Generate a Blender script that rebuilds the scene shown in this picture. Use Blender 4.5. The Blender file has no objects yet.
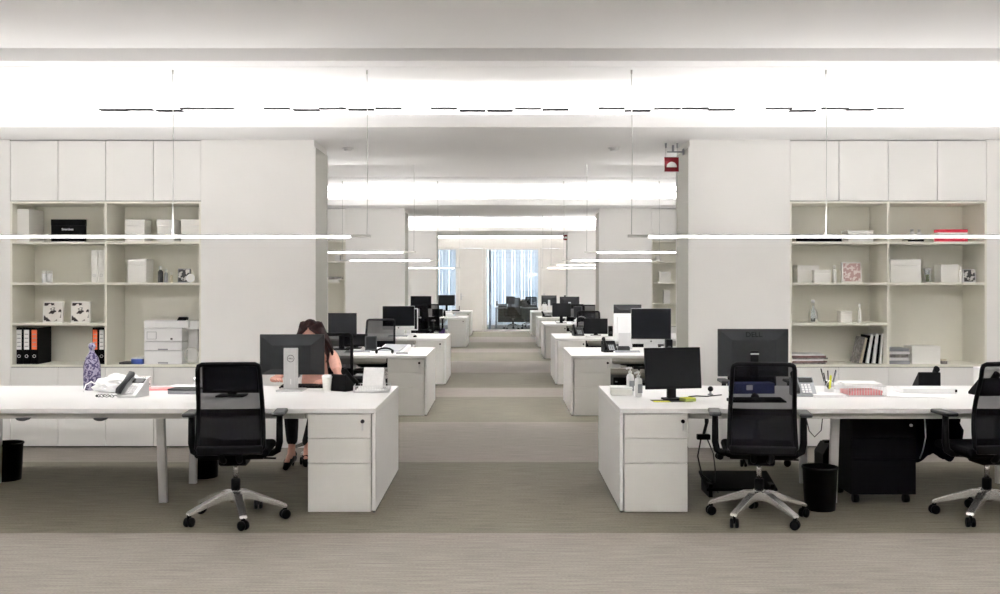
import bpy, bmesh, math, random
from mathutils import Vector, Matrix
random.seed(7)
sc = bpy.context.scene
C = sc.collection
PI = math.pi

# ------------------------------------------------------------------ camera
CAMZ = 1.636
cam_d = bpy.data.cameras.new('camera'); cam = bpy.data.objects.new('camera', cam_d); C.objects.link(cam)
cam.location = (0, 0, CAMZ); cam.rotation_euler = (PI/2, 0, 0)
cam_d.lens = 36; cam_d.sensor_width = 36
cam_d.shift_x = -0.002; cam_d.shift_y = -0.0145
cam_d.clip_start = 0.05; cam_d.clip_end = 200
sc.camera = cam

# ------------------------------------------------------------------ world, exposure, lights
w = bpy.data.worlds.new('sky'); sc.world = w; w.use_nodes = True
w.node_tree.nodes['Background'].inputs[0].default_value = (0.86, 0.93, 1.0, 1)
w.node_tree.nodes['Background'].inputs[1].default_value = 0.5
vs = sc.view_settings
vs.view_transform = 'Standard'; vs.look = 'None'; vs.exposure = 2.92; vs.gamma = 1; vs.use_curve_mapping = False
try:
    sc.cycles.max_bounces = 10; sc.cycles.diffuse_bounces = 6; sc.cycles.glossy_bounces = 3
    sc.cycles.transparent_max_bounces = 12; sc.cycles.transmission_bounces = 4
    sc.cycles.caustics_reflective = False; sc.cycles.caustics_refractive = False
    sc.cycles.sample_clamp_indirect = 3.0
except Exception: pass

BAY = 9.15
COVE_W = 88.0
WARM = (1.0, 0.988, 0.975)
PENDANT_STRENGTH = 1.2
PENDANT_W_PER_M = 0.5
CEILING_FILL_W_PER_M = 0.82
def strip_light(x0, x1, y, z, width, watts, col, rx=PI, spread=120):
    l = bpy.data.lights.new('cove_strip', 'AREA'); l.shape = 'RECTANGLE'
    l.size = x1-x0; l.size_y = width; l.energy = watts; l.color = col
    o = bpy.data.objects.new('cove_strip', l); C.objects.link(o)
    o.location = ((x0+x1)/2, y, z); o.rotation_euler = (rx, 0, 0); l.spread = math.radians(spread)
    return o
for k in range(-1, 3):
    strip_light(-6.9, 6.9, 9.1+BAY*k+0.060, 3.10, 0.05, COVE_W, WARM, PI-0.8, 95)
    strip_light(-6.9, 6.9, 12.0+BAY*k-0.085, 3.10, 0.08, COVE_W*1.6, WARM, PI-0.55, 150)
strip_light(-2.4, 2.4, 33.75, 3.16, 0.08, 45, WARM)

# ------------------------------------------------------------------ materials
def mat(name, col, rough=0.5, metal=0.0, noise=None, spec=0.5, emit=None, alpha=None, coat=0.0):
    m = bpy.data.materials.new(name); m.use_nodes = True
    nt = m.node_tree; b = nt.nodes['Principled BSDF']
    b.inputs['Roughness'].default_value = rough; b.inputs['Metallic'].default_value = metal
    b.inputs['Specular IOR Level'].default_value = spec
    b.inputs['Coat Weight'].default_value = coat
    c4 = (*col, 1)
    b.inputs['Base Color'].default_value = c4
    if noise:
        amt, scale = noise
        tc = nt.nodes.new('ShaderNodeTexCoord'); n = nt.nodes.new('ShaderNodeTexNoise')
        n.inputs['Scale'].default_value = scale; n.inputs['Detail'].default_value = 3
        r = nt.nodes.new('ShaderNodeValToRGB')
        r.color_ramp.elements[0].position = 0.3; r.color_ramp.elements[1].position = 0.7
        r.color_ramp.elements[0].color = tuple(max(0, c*(1-amt)) for c in col)+(1,)
        r.color_ramp.elements[1].color = tuple(min(1, c*(1+amt)) for c in col)+(1,)
        nt.links.new(tc.outputs['Object'], n.inputs['Vector'])
        nt.links.new(n.outputs['Fac'], r.inputs['Fac']); nt.links.new(r.outputs['Color'], b.inputs['Base Color'])
    if emit:
        b.inputs['Emission Color'].default_value = (*emit[0], 1); b.inputs['Emission Strength'].default_value = emit[1]
    if alpha is not None:
        b.inputs['Alpha'].default_value = alpha
    return m

M = {}
M['wall'] = mat('white_wall_paint', (0.905, 0.893, 0.868), 0.7, noise=(0.012, 2.0))
M['ceil'] = mat('ceiling_paint', (0.93, 0.922, 0.918), 0.8, noise=(0.008, 1.5))
M['cab'] = mat('cabinet_lacquer', (0.895, 0.886, 0.86), 0.45, noise=(0.01, 3.0))
M['shelf'] = mat('shelf_lacquer', (0.85, 0.832, 0.745), 0.5, noise=(0.012, 3.0))
M['gap'] = mat('dark_gap', (0.10, 0.10, 0.095), 0.8)
M['reveal'] = mat('grey_reveal_paint', (0.55, 0.55, 0.50), 0.6, noise=(0.02, 2.0))
M['door'] = mat('door_beige', (0.78, 0.757, 0.715), 0.5, noise=(0.02, 3.0))
M['lam'] = mat('white_laminate', (0.85, 0.842, 0.835), 0.35, noise=(0.008, 6.0))
M['ped'] = mat('pedestal_white_metal', (0.72, 0.71, 0.68), 0.4, noise=(0.01, 6.0))
M['rail'] = mat('grey_painted_steel', (0.50, 0.49, 0.46), 0.45)
M['alu'] = mat('silver_painted_metal', (0.62, 0.62, 0.62), 0.35, 0.6)
M['chrome'] = mat('polished_aluminium', (0.80, 0.795, 0.78), 0.27, 0.88)
M['black'] = mat('black_plastic', (0.0022, 0.0022, 0.0028), 0.5, spec=0.08, noise=(0.15, 30))
M['fabric'] = mat('black_fabric', (0.002, 0.002, 0.003), 0.9, spec=0.05, noise=(0.3, 120))
M['navy'] = mat('navy_coated_metal', (0.0008, 0.0008, 0.0018), 0.6, spec=0.06, noise=(0.1, 20))
M['coat'] = mat('navy_coat_fabric', (0.0018, 0.002, 0.007), 0.9, spec=0.04, noise=(0.3, 25))
M['screen'] = mat('dark_screen_glass', (0.002, 0.0025, 0.004), 0.25, spec=0.2)
M['screen_grey'] = mat('matte_screen', (0.0075, 0.0078, 0.009), 0.5, spec=0.12)
M['mback'] = mat('monitor_back_plastic', (0.018, 0.019, 0.021), 0.40, spec=0.2, noise=(0.08, 20))
M['dgrey'] = mat('dark_grey_plastic', (0.020, 0.021, 0.024), 0.45, noise=(0.08, 30))
M['mgrey'] = mat('mid_grey_plastic', (0.30, 0.31, 0.33), 0.45, noise=(0.05, 20))
M['wplas'] = mat('white_plastic', (0.82, 0.82, 0.82), 0.35, noise=(0.01, 10))
M['paper'] = mat('white_paper', (0.85, 0.84, 0.84), 0.8, noise=(0.03, 40))
M['boxw'] = mat('white_carton', (0.84, 0.83, 0.79), 0.6, noise=(0.015, 8))
M['pages'] = mat('book_pages', (0.74, 0.71, 0.64), 0.85, noise=(0.06, 60))
M['pink'] = mat('pink_paper', (0.86, 0.38, 0.38), 0.7, noise=(0.1, 20))
M['orange'] = mat('orange_label', (0.90, 0.16, 0.05), 0.6)
M['red'] = mat('red_card', (0.72, 0.03, 0.07), 0.5)
M['signred'] = mat('red_sign_plastic', (0.20, 0.005, 0.012), 0.4, spec=0.2)
M['blue'] = mat('blue_card', (0.03, 0.07, 0.30), 0.5, noise=(0.2, 15))
M['yellow'] = mat('yellow_green_paper', (0.75, 0.75, 0.06), 0.7)
M['green'] = mat('green_liquid', (0.35, 0.42, 0.10), 0.3)
M['steelw'] = mat('white_wire', (0.75, 0.75, 0.75), 0.4, 0.3)
M['cable'] = mat('black_cable', (0.02, 0.02, 0.02), 0.5)
M['cablew'] = mat('white_cable', (0.75, 0.74, 0.70), 0.5)
M['mag1'] = mat('magazine_cover_grey', (0.25, 0.23, 0.22), 0.4, noise=(0.5, 30))
M['mag2'] = mat('magazine_cover_red', (0.20, 0.11, 0.10), 0.4, noise=(0.4, 30))
M['beige'] = mat('beige_card', (0.62, 0.55, 0.42), 0.6, noise=(0.1, 20))
M['skin'] = mat('skin', (0.62, 0.33, 0.26), 0.6, spec=0.2, noise=(0.05, 25))
M['hair'] = mat('dark_brown_hair', (0.018, 0.005, 0.005), 0.55, spec=0.15, noise=(0.6, 45))
M['top'] = mat('pale_pink_blouse', (0.76, 0.44, 0.36), 0.8, spec=0.1, noise=(0.06, 40))
M['trousers'] = mat('black_trousers', (0.012, 0.011, 0.013), 0.9, spec=0.22, noise=(0.3, 60))
M['lamp'] = mat('lamp_diffuser', (0.9, 0.9, 0.9), 0.5, emit=(WARM, PENDANT_STRENGTH))
M['wire'] = mat('grey_wire', (0.5, 0.5, 0.48), 0.4, 0.3)
M['housing'] = mat('pendant_housing', (0.62, 0.61, 0.58), 0.4, 0.2)
M['slot'] = mat('vent_slot_black', (0.004, 0.004, 0.004), 0.9, spec=0.05)
M['bluegrey'] = mat('blue_grey_frame', (0.22, 0.26, 0.31), 0.4)

def two_tone(name, c1, c2, scale, thr=0.5, tex='noise', rough=0.6):
    m = bpy.data.materials.new(name); m.use_nodes = True; nt = m.node_tree
    b = nt.nodes['Principled BSDF']; b.inputs['Roughness'].default_value = rough
    tc = nt.nodes.new('ShaderNodeTexCoord')
    n = nt.nodes.new('ShaderNodeTexNoise' if tex == 'noise' else 'ShaderNodeTexVoronoi')
    n.inputs['Scale'].default_value = scale
    r = nt.nodes.new('ShaderNodeValToRGB'); r.color_ramp.elements[0].position = thr-0.02; r.color_ramp.elements[1].position = thr+0.02
    r.color_ramp.elements[0].color = (*c1, 1); r.color_ramp.elements[1].color = (*c2, 1)
    nt.links.new(tc.outputs['Object'], n.inputs['Vector']); nt.links.new(n.outputs[0], r.inputs['Fac'])
    nt.links.new(r.outputs['Color'], b.inputs['Base Color'])
    return m
M['floral'] = two_tone('purple_floral_wrap', (0.03, 0.022, 0.085), (0.27, 0.25, 0.33), 48, 0.5, rough=0.35)
M['floralbw'] = two_tone('dark_blot_print', (0.04, 0.03, 0.03), (0.78, 0.75, 0.70), 14, 0.42)
M['spots'] = two_tone('spotted_paper', (0.12, 0.12, 0.13), (0.82, 0.80, 0.78), 70, 0.42)
M['photo'] = two_tone('monochrome_photo', (0.05, 0.05, 0.05), (0.55, 0.53, 0.5), 22, 0.5)
M['pinkphoto'] = two_tone('pink_brown_photo', (0.50, 0.33, 0.31), (0.74, 0.66, 0.63), 24, 0.5)
M['bagw'] = mat('white_plastic_bag', (0.85, 0.85, 0.85), 0.4, noise=(0.02, 6))
M['mosaic'] = two_tone('under_desk_clutter_print', (0.02, 0.02, 0.03), (0.10, 0.09, 0.08), 20, 0.5)

def carpet(name, c1, c2):
    m = bpy.data.materials.new(name); m.use_nodes = True; nt = m.node_tree; L = nt.links
    b = nt.nodes['Principled BSDF']; b.inputs['Roughness'].default_value = 0.75; b.inputs['Specular IOR Level'].default_value = 0.3
    tc = nt.nodes.new('ShaderNodeTexCoord')
    def nz(sx, sy, s, det):
        mp = nt.nodes.new('ShaderNodeMapping'); mp.inputs['Scale'].default_value = (sx, sy, 1)
        n = nt.nodes.new('ShaderNodeTexNoise'); n.inputs['Scale'].default_value = s; n.inputs['Detail'].default_value = det
        L.new(tc.outputs['Object'], mp.inputs['Vector']); L.new(mp.outputs[0], n.inputs['Vector']); return n
    a = nz(2.2, 40, 1.6, 4); f = nz(60, 160, 1.0, 2); g = nz(0.7, 0.7, 1.0, 2)
    m1 = nt.nodes.new('ShaderNodeMix'); m1.data_type = 'FLOAT'; m1.inputs[0].default_value = 0.42
    L.new(a.outputs[0], m1.inputs[2]); L.new(f.outputs[0], m1.inputs[3])
    m2 = nt.nodes.new('ShaderNodeMix'); m2.data_type = 'FLOAT'; m2.inputs[0].default_value = 0.12
    L.new(m1.outputs[0], m2.inputs[2]); L.new(g.outputs[0], m2.inputs[3])
    r = nt.nodes.new('ShaderNodeValToRGB'); r.color_ramp.elements[0].position = 0.41; r.color_ramp.elements[1].position = 0.59
    r.color_ramp.elements[0].color = (*c1, 1); r.color_ramp.elements[1].color = (*c2, 1)
    L.new(m2.outputs[0], r.inputs['Fac']); L.new(r.outputs['Color'], b.inputs['Base Color'])
    bp = nt.nodes.new('ShaderNodeBump'); bp.inputs['Strength'].default_value = 0.12; bp.inputs['Distance'].default_value = 0.004
    L.new(m1.outputs[0], bp.inputs['Height']); L.new(bp.outputs[0], b.inputs['Normal'])
    return m
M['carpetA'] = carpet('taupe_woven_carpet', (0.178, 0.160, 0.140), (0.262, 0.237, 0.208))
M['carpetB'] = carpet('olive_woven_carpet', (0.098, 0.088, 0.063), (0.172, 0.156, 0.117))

def mesh_fabric():
    m = bpy.data.materials.new('chair_back_net'); m.use_nodes = True; nt = m.node_tree; L = nt.links
    b = nt.nodes['Principled BSDF']; b.inputs['Base Color'].default_value = (0.003, 0.003, 0.005, 1); b.inputs['Roughness'].default_value = 0.9; b.inputs['Specular IOR Level'].default_value = 0.1
    t = nt.nodes.new('ShaderNodeBsdfTransparent'); mx = nt.nodes.new('ShaderNodeMixShader'); mx.inputs[0].default_value = 0.84
    L.new(t.outputs[0], mx.inputs[1]); L.new(b.outputs[0], mx.inputs[2]); L.new(mx.outputs[0], nt.nodes['Material Output'].inputs[0])
    return m
M['net'] = mesh_fabric()
def glass(name, tint, mixv):
    m = bpy.data.materials.new(name); m.use_nodes = True; nt = m.node_tree; L = nt.links
    nt.nodes.remove(nt.nodes['Principled BSDF'])
    t = nt.nodes.new('ShaderNodeBsdfTransparent'); t.inputs[0].default_value = (*tint, 1)
    g = nt.nodes.new('ShaderNodeBsdfGlossy'); g.inputs['Roughness'].default_value = 0.02
    fr = nt.nodes.new('ShaderNodeFresnel'); fr.inputs[0].default_value = 0.5
    mx = nt.nodes.new('ShaderNodeMixShader')
    L.new(fr.outputs[0], mx.inputs[0]); L.new(t.outputs[0], mx.inputs[1]); L.new(g.outputs[0], mx.inputs[2])
    L.new(mx.outputs[0], nt.nodes['Material Output'].inputs[0]); return m
M['glass'] = glass('clear_glass', (0.93, 0.96, 0.98), 0.1)
def blind_mat():
    m = bpy.data.materials.new('translucent_blind'); m.use_nodes = True; nt = m.node_tree; L = nt.links
    b = nt.nodes['Principled BSDF']; b.inputs['Base Color'].default_value = (0.82, 0.84, 0.86, 1); b.inputs['Roughness'].default_value = 0.7
    t = nt.nodes.new('ShaderNodeBsdfTranslucent'); t.inputs[0].default_value = (0.84, 0.88, 0.92, 1)
    mx = nt.nodes.new('ShaderNodeMixShader'); mx.inputs[0].default_value = 0.5
    L.new(b.outputs[0], mx.inputs[1]); L.new(t.outputs[0], mx.inputs[2]); L.new(mx.outputs[0], nt.nodes['Material Output'].inputs[0]); return m
M['blind'] = blind_mat()

# ------------------------------------------------------------------ mesh helpers
class MB:
    def __init__(s): s.bm = bmesh.new()
    def box(s, x0, x1, y0, y1, z0, z1, bev=0.0, mx=None, seg=2):
        b = bmesh.new()
        bmesh.ops.create_cube(b, size=1.0)
        for v in b.verts:
            v.co = Vector((x0+(v.co.x+.5)*(x1-x0), y0+(v.co.y+.5)*(y1-y0), z0+(v.co.z+.5)*(z1-z0)))
        if bev > 0:
            bev = min(bev, 0.45*min(abs(x1-x0), abs(y1-y0), abs(z1-z0)))
            bmesh.ops.bevel(b, geom=list(b.edges), offset=bev, segments=seg, affect='EDGES', profile=0.5)
        s._merge(b, mx); return s
    def _merge(s, b, mx=None):
        if mx is not None: bmesh.ops.transform(b, matrix=mx, verts=list(b.verts))
        bmesh.ops.recalc_face_normals(b, faces=list(b.faces))
        me = bpy.data.meshes.new('tmp'); b.to_mesh(me); b.free(); s.bm.from_mesh(me); bpy.data.meshes.remove(me)
    def lathe(s, prof, c=(0, 0, 0), seg=20, mx=None, caps=True):
        b = bmesh.new(); rings = []
        for r, z in prof:
            rings.append([b.verts.new((c[0]+r*math.cos(2*PI*i/seg), c[1]+r*math.sin(2*PI*i/seg), c[2]+z)) for i in range(seg)])
        for a, d in zip(rings, rings[1:]):
            for i in range(seg):
                f = b.faces.new((a[i], a[(i+1) % seg], d[(i+1) % seg], d[i])); f.smooth = True
        if caps:
            b.faces.new(list(reversed(rings[0]))); b.faces.new(rings[-1])
        s._merge(b, mx); return s
    def tube(s, pts, r, seg=8, closed=False, mx=None, flat=1.0):
        b = bmesh.new(); pts = [Vector(p) for p in pts]; n = len(pts)
        rs = r if isinstance(r, (list, tuple)) else [r]*n
        rings = []
        prev = None
        for i, p in enumerate(pts):
            if closed: t = (pts[(i+1) % n]-pts[i-1])
            else: t = pts[min(i+1, n-1)]-pts[max(i-1, 0)]
            t.normalize()
            if prev is None:
                up = Vector((0, 0, 1)) if abs(t.z) < 0.9 else Vector((0, 1, 0))
                a = t.cross(up).normalized()
            else:
                a = (prev - t*prev.dot(t)).normalized()
            prev = a; bb = t.cross(a)
            rings.append([b.verts.new(p + a*rs[i]*math.cos(2*PI*j/seg) + bb*rs[i]*flat*math.sin(2*PI*j/seg)) for j in range(seg)])
        m = n if closed else n-1
        for i in range(m):
            A, D = rings[i], rings[(i+1) % n]
            for j in range(seg):
                f = b.faces.new((A[j], A[(j+1) % seg], D[(j+1) % seg], D[j])); f.smooth = True
        if not closed:
            b.faces.new(list(reversed(rings[0]))); b.faces.new(rings[-1])
        s._merge(b, mx); return s
    def prism(s, pts, axis, a0, a1, bev=0.0, mx=None):
        """2-D outline pts extruded along axis ('x': pts=(y,z); 'y': pts=(x,z); 'z': pts=(x,y))"""
        b = bmesh.new()
        def mk(p, a):
            return {'x': (a, p[0], p[1]), 'y': (p[0], a, p[1]), 'z': (p[0], p[1], a)}[axis]
        A = [b.verts.new(mk(p, a0)) for p in pts]; D = [b.verts.new(mk(p, a1)) for p in pts]
        n = len(pts)
        b.faces.new(A); b.faces.new(list(reversed(D)))
        for i in range(n): b.faces.new((A[i], D[i], D[(i+1) % n], A[(i+1) % n]))
        bmesh.ops.recalc_face_normals(b, faces=list(b.faces))
        if bev > 0: bmesh.ops.bevel(b, geom=list(b.edges), offset=bev, segments=2, affect='EDGES', profile=0.5)
        s._merge(b, mx); return s
    def ball(s, c, r, sc3=(1, 1, 1), seg=16, mx=None):
        b = bmesh.new(); bmesh.ops.create_uvsphere(b, u_segments=seg, v_segments=max(6, seg//2), radius=r)
        for v in b.verts: v.co = Vector((c[0]+v.co.x*sc3[0], c[1]+v.co.y*sc3[1], c[2]+v.co.z*sc3[2]))
        for f in b.faces: f.smooth = True
        s._merge(b, mx); return s
    def grid(s, fn, nu, nv):
        b = bmesh.new(); V = [[b.verts.new(fn(i/nu, j/nv)) for j in range(nv+1)] for i in range(nu+1)]
        for i in range(nu):
            for j in range(nv):
                f = b.faces.new((V[i][j], V[i+1][j], V[i+1][j+1], V[i][j+1])); f.smooth = True
        me = bpy.data.meshes.new('tmp'); b.to_mesh(me); b.free(); s.bm.from_mesh(me); bpy.data.meshes.remove(me); return s
    def build(s, name, m, parent=None, loc=None):
        me = bpy.data.meshes.new(name); s.bm.to_mesh(me); s.bm.free()
        for mm in (m if isinstance(m, (list, tuple)) else [m]): me.materials.append(mm)
        o = bpy.data.objects.new(name, me); C.objects.link(o)
        if parent: o.parent = parent
        if loc: o.location = loc
        return o

def tag(o, label, cat, group=None, kind=None):
    if label: o['label'] = label
    if cat: o['category'] = cat
    if group: o['group'] = group
    if kind: o['kind'] = kind
    return o
def thing(name, label, cat, loc=(0, 0, 0), rz=0.0, group=None):
    o = bpy.data.objects.new(name, None); C.objects.link(o); o.location = loc; o.rotation_euler = (0, 0, rz)
    o.empty_display_size = 0.1
    return tag(o, label, cat, group)
def struct(mb, name, m, parent=None):
    o = mb.build(name, m, parent)
    if not parent: o['kind'] = 'structure'
    return o
def dup(o, label=None, group=None, loc=None, rz=None, parent=None):
    c = o.copy(); C.objects.link(c)
    if parent: c.parent = parent
    if loc is not None: c.location = loc
    if rz is not None: c.rotation_euler = (0, 0, rz)
    if label: c['label'] = label
    if group: c['group'] = group
    for ch in list(o.children): dup(ch, parent=c)
    return c
def R(deg): return math.radians(deg)
def px2x(px, d): return (px-502)*d/1000.0
def py2z(py, d): return CAMZ-(py-282.5)*d/1000.0
def bx(*a, **k): return MB().box(*a, **k)
_text_cache = {}
def text_mb(txt, size, depth=0.0015, bold=0.0):
    cu = bpy.data.curves.new('t', 'FONT'); cu.body = txt; cu.size = size; cu.extrude = depth; cu.align_x = 'CENTER'; cu.align_y = 'CENTER'
    cu.resolution_u = 2; cu.offset = bold
    o = bpy.data.objects.new('t', cu); C.objects.link(o)
    dg = bpy.context.evaluated_depsgraph_get(); dg.update()
    me = bpy.data.meshes.new_from_object(o.evaluated_get(dg))
    bpy.data.objects.remove(o); bpy.data.curves.remove(cu)
    mb = MB(); mb.bm.from_mesh(me); bpy.data.meshes.remove(me)
    bmesh.ops.transform(mb.bm, matrix=Matrix.Rotation(PI/2, 4, 'X'), verts=list(mb.bm.verts))  # reads from -Y
    return mb

# ------------------------------------------------------------------ the room
Y0, YB, XR = -1.5, 33.6, 7.0
bands = []
yy = Y0
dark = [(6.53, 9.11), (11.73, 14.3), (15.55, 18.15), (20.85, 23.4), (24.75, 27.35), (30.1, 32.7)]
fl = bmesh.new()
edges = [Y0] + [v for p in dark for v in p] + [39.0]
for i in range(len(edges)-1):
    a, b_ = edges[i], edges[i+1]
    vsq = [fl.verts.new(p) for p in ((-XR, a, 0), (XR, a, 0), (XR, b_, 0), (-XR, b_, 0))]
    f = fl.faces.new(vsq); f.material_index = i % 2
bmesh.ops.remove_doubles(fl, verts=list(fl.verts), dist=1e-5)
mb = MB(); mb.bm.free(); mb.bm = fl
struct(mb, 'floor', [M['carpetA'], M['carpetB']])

# ceiling with a shallow cross groove in every bay
CZ = 3.40
m = MB()
prev = Y0
for k in range(-1, 3):
    g0, g1 = 7.53+BAY*k, 7.96+BAY*k
    if g0 < Y0: continue
    m.box(-XR, XR, prev, g0, CZ, CZ+0.14)
    m.box(-XR, XR, g0, g1, CZ+0.115, CZ+0.14)                # groove bottom
    m.box(-XR, XR, g1, g1+0.215, CZ, CZ+0.14)
    m.box(-XR, XR, g1+0.215, g1+0.230, CZ+0.012, CZ+0.14)
    prev = g1+0.230
m.box(-XR, XR, prev, 39.0, CZ, CZ+0.14)
struct(m, 'ceiling', M['ceil'])

# dropped soffits with cove lips over every opening
for k in range(-1, 3):
    m = MB(); a, b_ = 9.1+BAY*k, 12.0+BAY*k
    m.box(-XR, XR, a+0.025, b_-0.025, 3.05, 3.08)
    m.box(-XR, XR, a, a+0.025, 3.05, 3.17); m.box(-XR, XR, b_-0.025, b_, 3.05, 3.17)
    m.box(-XR, XR, a+1.3, b_-1.0, 3.08, CZ)
    struct(m, 'trim_1' if k == -1 else 'trim_%d' % (k+2), M['ceil'])

struct(bx(-XR-0.1, -XR, Y0, 39, 0, CZ+0.2), 'wall_left', M['wall'])
struct(bx(XR, XR+0.1, Y0, 39, 0, CZ+0.2), 'wall_right', M['wall'])
struct(bx(-XR, XR, Y0-0.1, Y0, 0, CZ+0.2), 'wall_rear', M['wall'])

NX0, NX1, MX = 4.87, 2.98, 1.86            # niche left edge / right edge / opening half width (left side numbers)
RX0, RX1 = 2.85, 4.80                       # right niche
D0 = 9.9
for k in range(3):
    d = D0+BAY*k; e = d+0.73
    for s, (n0, n1) in ((-1, (NX1, NX0)), (1, (RX0, RX1))):
        m = MB()
        def sb(xa, xb, ya, yb, za, zb, mm=m, s=s, **kw): mm.box(min(s*xa, s*xb), max(s*xa, s*xb), ya, yb, za, zb, **kw)
        if k < 2:
            sb(MX, n0, d, e, 0, 3.05); sb(n1, XR, d, e, 0, 3.05); sb(n0, n1, d+0.505, e, 0, 3.05)
        else:
            sb(MX, XR, d, e, 0, 3.05)
        struct(m, 'wall_partition_left' if s < 0 else 'wall_partition_right', M['wall'])
        # grey lining of the opening with slim white edge beads
        m = MB(); sb(MX-0.006, MX, d+0.02, e-0.02, 0, 2.98, mm=m)
        struct(m, 'trim_reveal', M['reveal'])
        m = MB(); sb(MX-0.012, MX, d+0.002, d+0.022, 0, 2.98, mm=m); sb(MX-0.012, MX, e-0.022, e-0.002, 0, 2.98, mm=m)
        struct(m, 'trim_bead', M['wall'])

# back partition with glazed openings and flush doors
def zb(d, s): return d*s
BP = 33.6
def bX(px): return px2x(px, BP)
m = MB()
BT = 3.13; DT = 2.79
m.box(-XR, bX(436), BP, BP+0.1, 0, BT); m.box(bX(436), bX(567), BP, BP+0.1, DT, BT)
m.box(bX(457.5), bX(459), BP, BP+0.1, 0, DT); m.box(bX(482.5), bX(485), BP, BP+0.1, 0, DT)
m.box(bX(540), bX(542), BP, BP+0.1, 0, DT); m.box(bX(566), XR, BP, BP+0.1, 0, BT)
struct(m, 'wall_back', M['door'])
struct(bx(-XR, XR, BP+0.42, BP+0.5, 3.0, CZ).box(-XR, XR, BP+0.1, BP+0.42, 3.06, 3.08), 'trim_cove', M['ceil'])
for i, (a, b_) in enumerate(((459, 482.5), (542, 566))):
    d_ = struct(bx(bX(a)+0.008, bX(b_)-0.008, BP+0.012, BP+0.06, 0.01, DT-0.012, bev=0.003), 'door_%d' % (i+1), M['door'])
    hx = bX(a)+0.07
    MB().box(hx-0.025, hx+0.025, BP+0.004, BP+0.012, 1.05, 1.27).tube([(hx, BP+0.01, 1.19), (hx, BP-0.04, 1.19), (hx+0.12, BP-0.04, 1.19)], 0.011).build('door_handle', M['alu'], d_)
struct(bx(bX(436), bX(567), BP+0.058, BP+0.075, 0, DT), 'trim_door_stop', M['gap']) if False else None
for i, (a, b_) in enumerate(((436, 457.5), (485, 540))):
    wn = MB(); x0, x1 = bX(a), bX(b_)
    wn.box(x0, x0+0.06, BP+0.01, BP+0.09, 0.04, DT).box(x1-0.06, x1, BP+0.01, BP+0.09, 0.04, DT)
    wn.box(x0, x1, BP+0.01, BP+0.09, DT-0.05, DT).box(x0, x1, BP+0.01, BP+0.09, 0.0, 0.06)
    fo = struct(wn, 'window_%d' % (i+1), M['wall'])
    MB().box(x0+0.06, x1-0.06, BP+0.045, BP+0.055, 0.06, DT-0.05).build('glass_pane', M['glass'], fo)
    if i == 1:
        MB().box(x0+0.12, x0+0.20, BP+0.03, BP+0.08, 0.06, DT-0.05).build('door_stile', M['bluegrey'], fo)
        MB().box(x0+0.17, x0+0.20, BP-0.02, BP+0.03, 0.9, 1.3).build('pull_handle', M['alu'], fo)

# meeting room beyond the glass: outer window wall and blinds
struct(bx(-XR, -2.6, 38.4, 38.5, 0, CZ).box(2.2, XR, 38.4, 38.5, 0, CZ).box(-2.6, 2.2, 38.4, 38.5, 3.05, CZ).box(-2.6, 2.2, 38.4, 38.5, 0, 0.1), 'wall_outer', M['wall'])
def blinds(x0, x1, y, label, slat=0.125):
    mb = MB(); n = int((x1-x0)/slat)
    for i in range(n):
        cx = x0+slat*(i+0.5); a = R(34+24*math.sin(i*2.3)); hw = 0.068
        mb.box(-hw, hw, -0.002, 0.002, 0.05, 2.96, mx=Matrix.Translation((cx, y, 0)) @ Matrix.Rotation(a, 4, 'Z'))
    t = thing('vertical_blind', label, 'blind', ((x0+x1)/2, y, 0))
    o = mb.build('slats', M['blind'], t); o.location = (-(x0+x1)/2, -y, 0)
    bx(x0, x1, y-0.03, y+0.03, 2.96, 3.02).box(x0+0.1, x0+0.13, y-0.02, y+0.02, 3.02, CZ).box(x1-0.13, x1-0.1, y-0.02, y+0.02, 3.02, CZ).build('headrail', M['alu'], t, (-(x0+x1)/2, -y, 0))
blinds(-2.5, -1.35, 37.9, 'narrow pale blue vertical blind seen through the slim glass panel beside the beige door')
blinds(-0.75, 1.9, 37.9, 'wide pale blue vertical blind behind the glass meeting room front')

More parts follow.
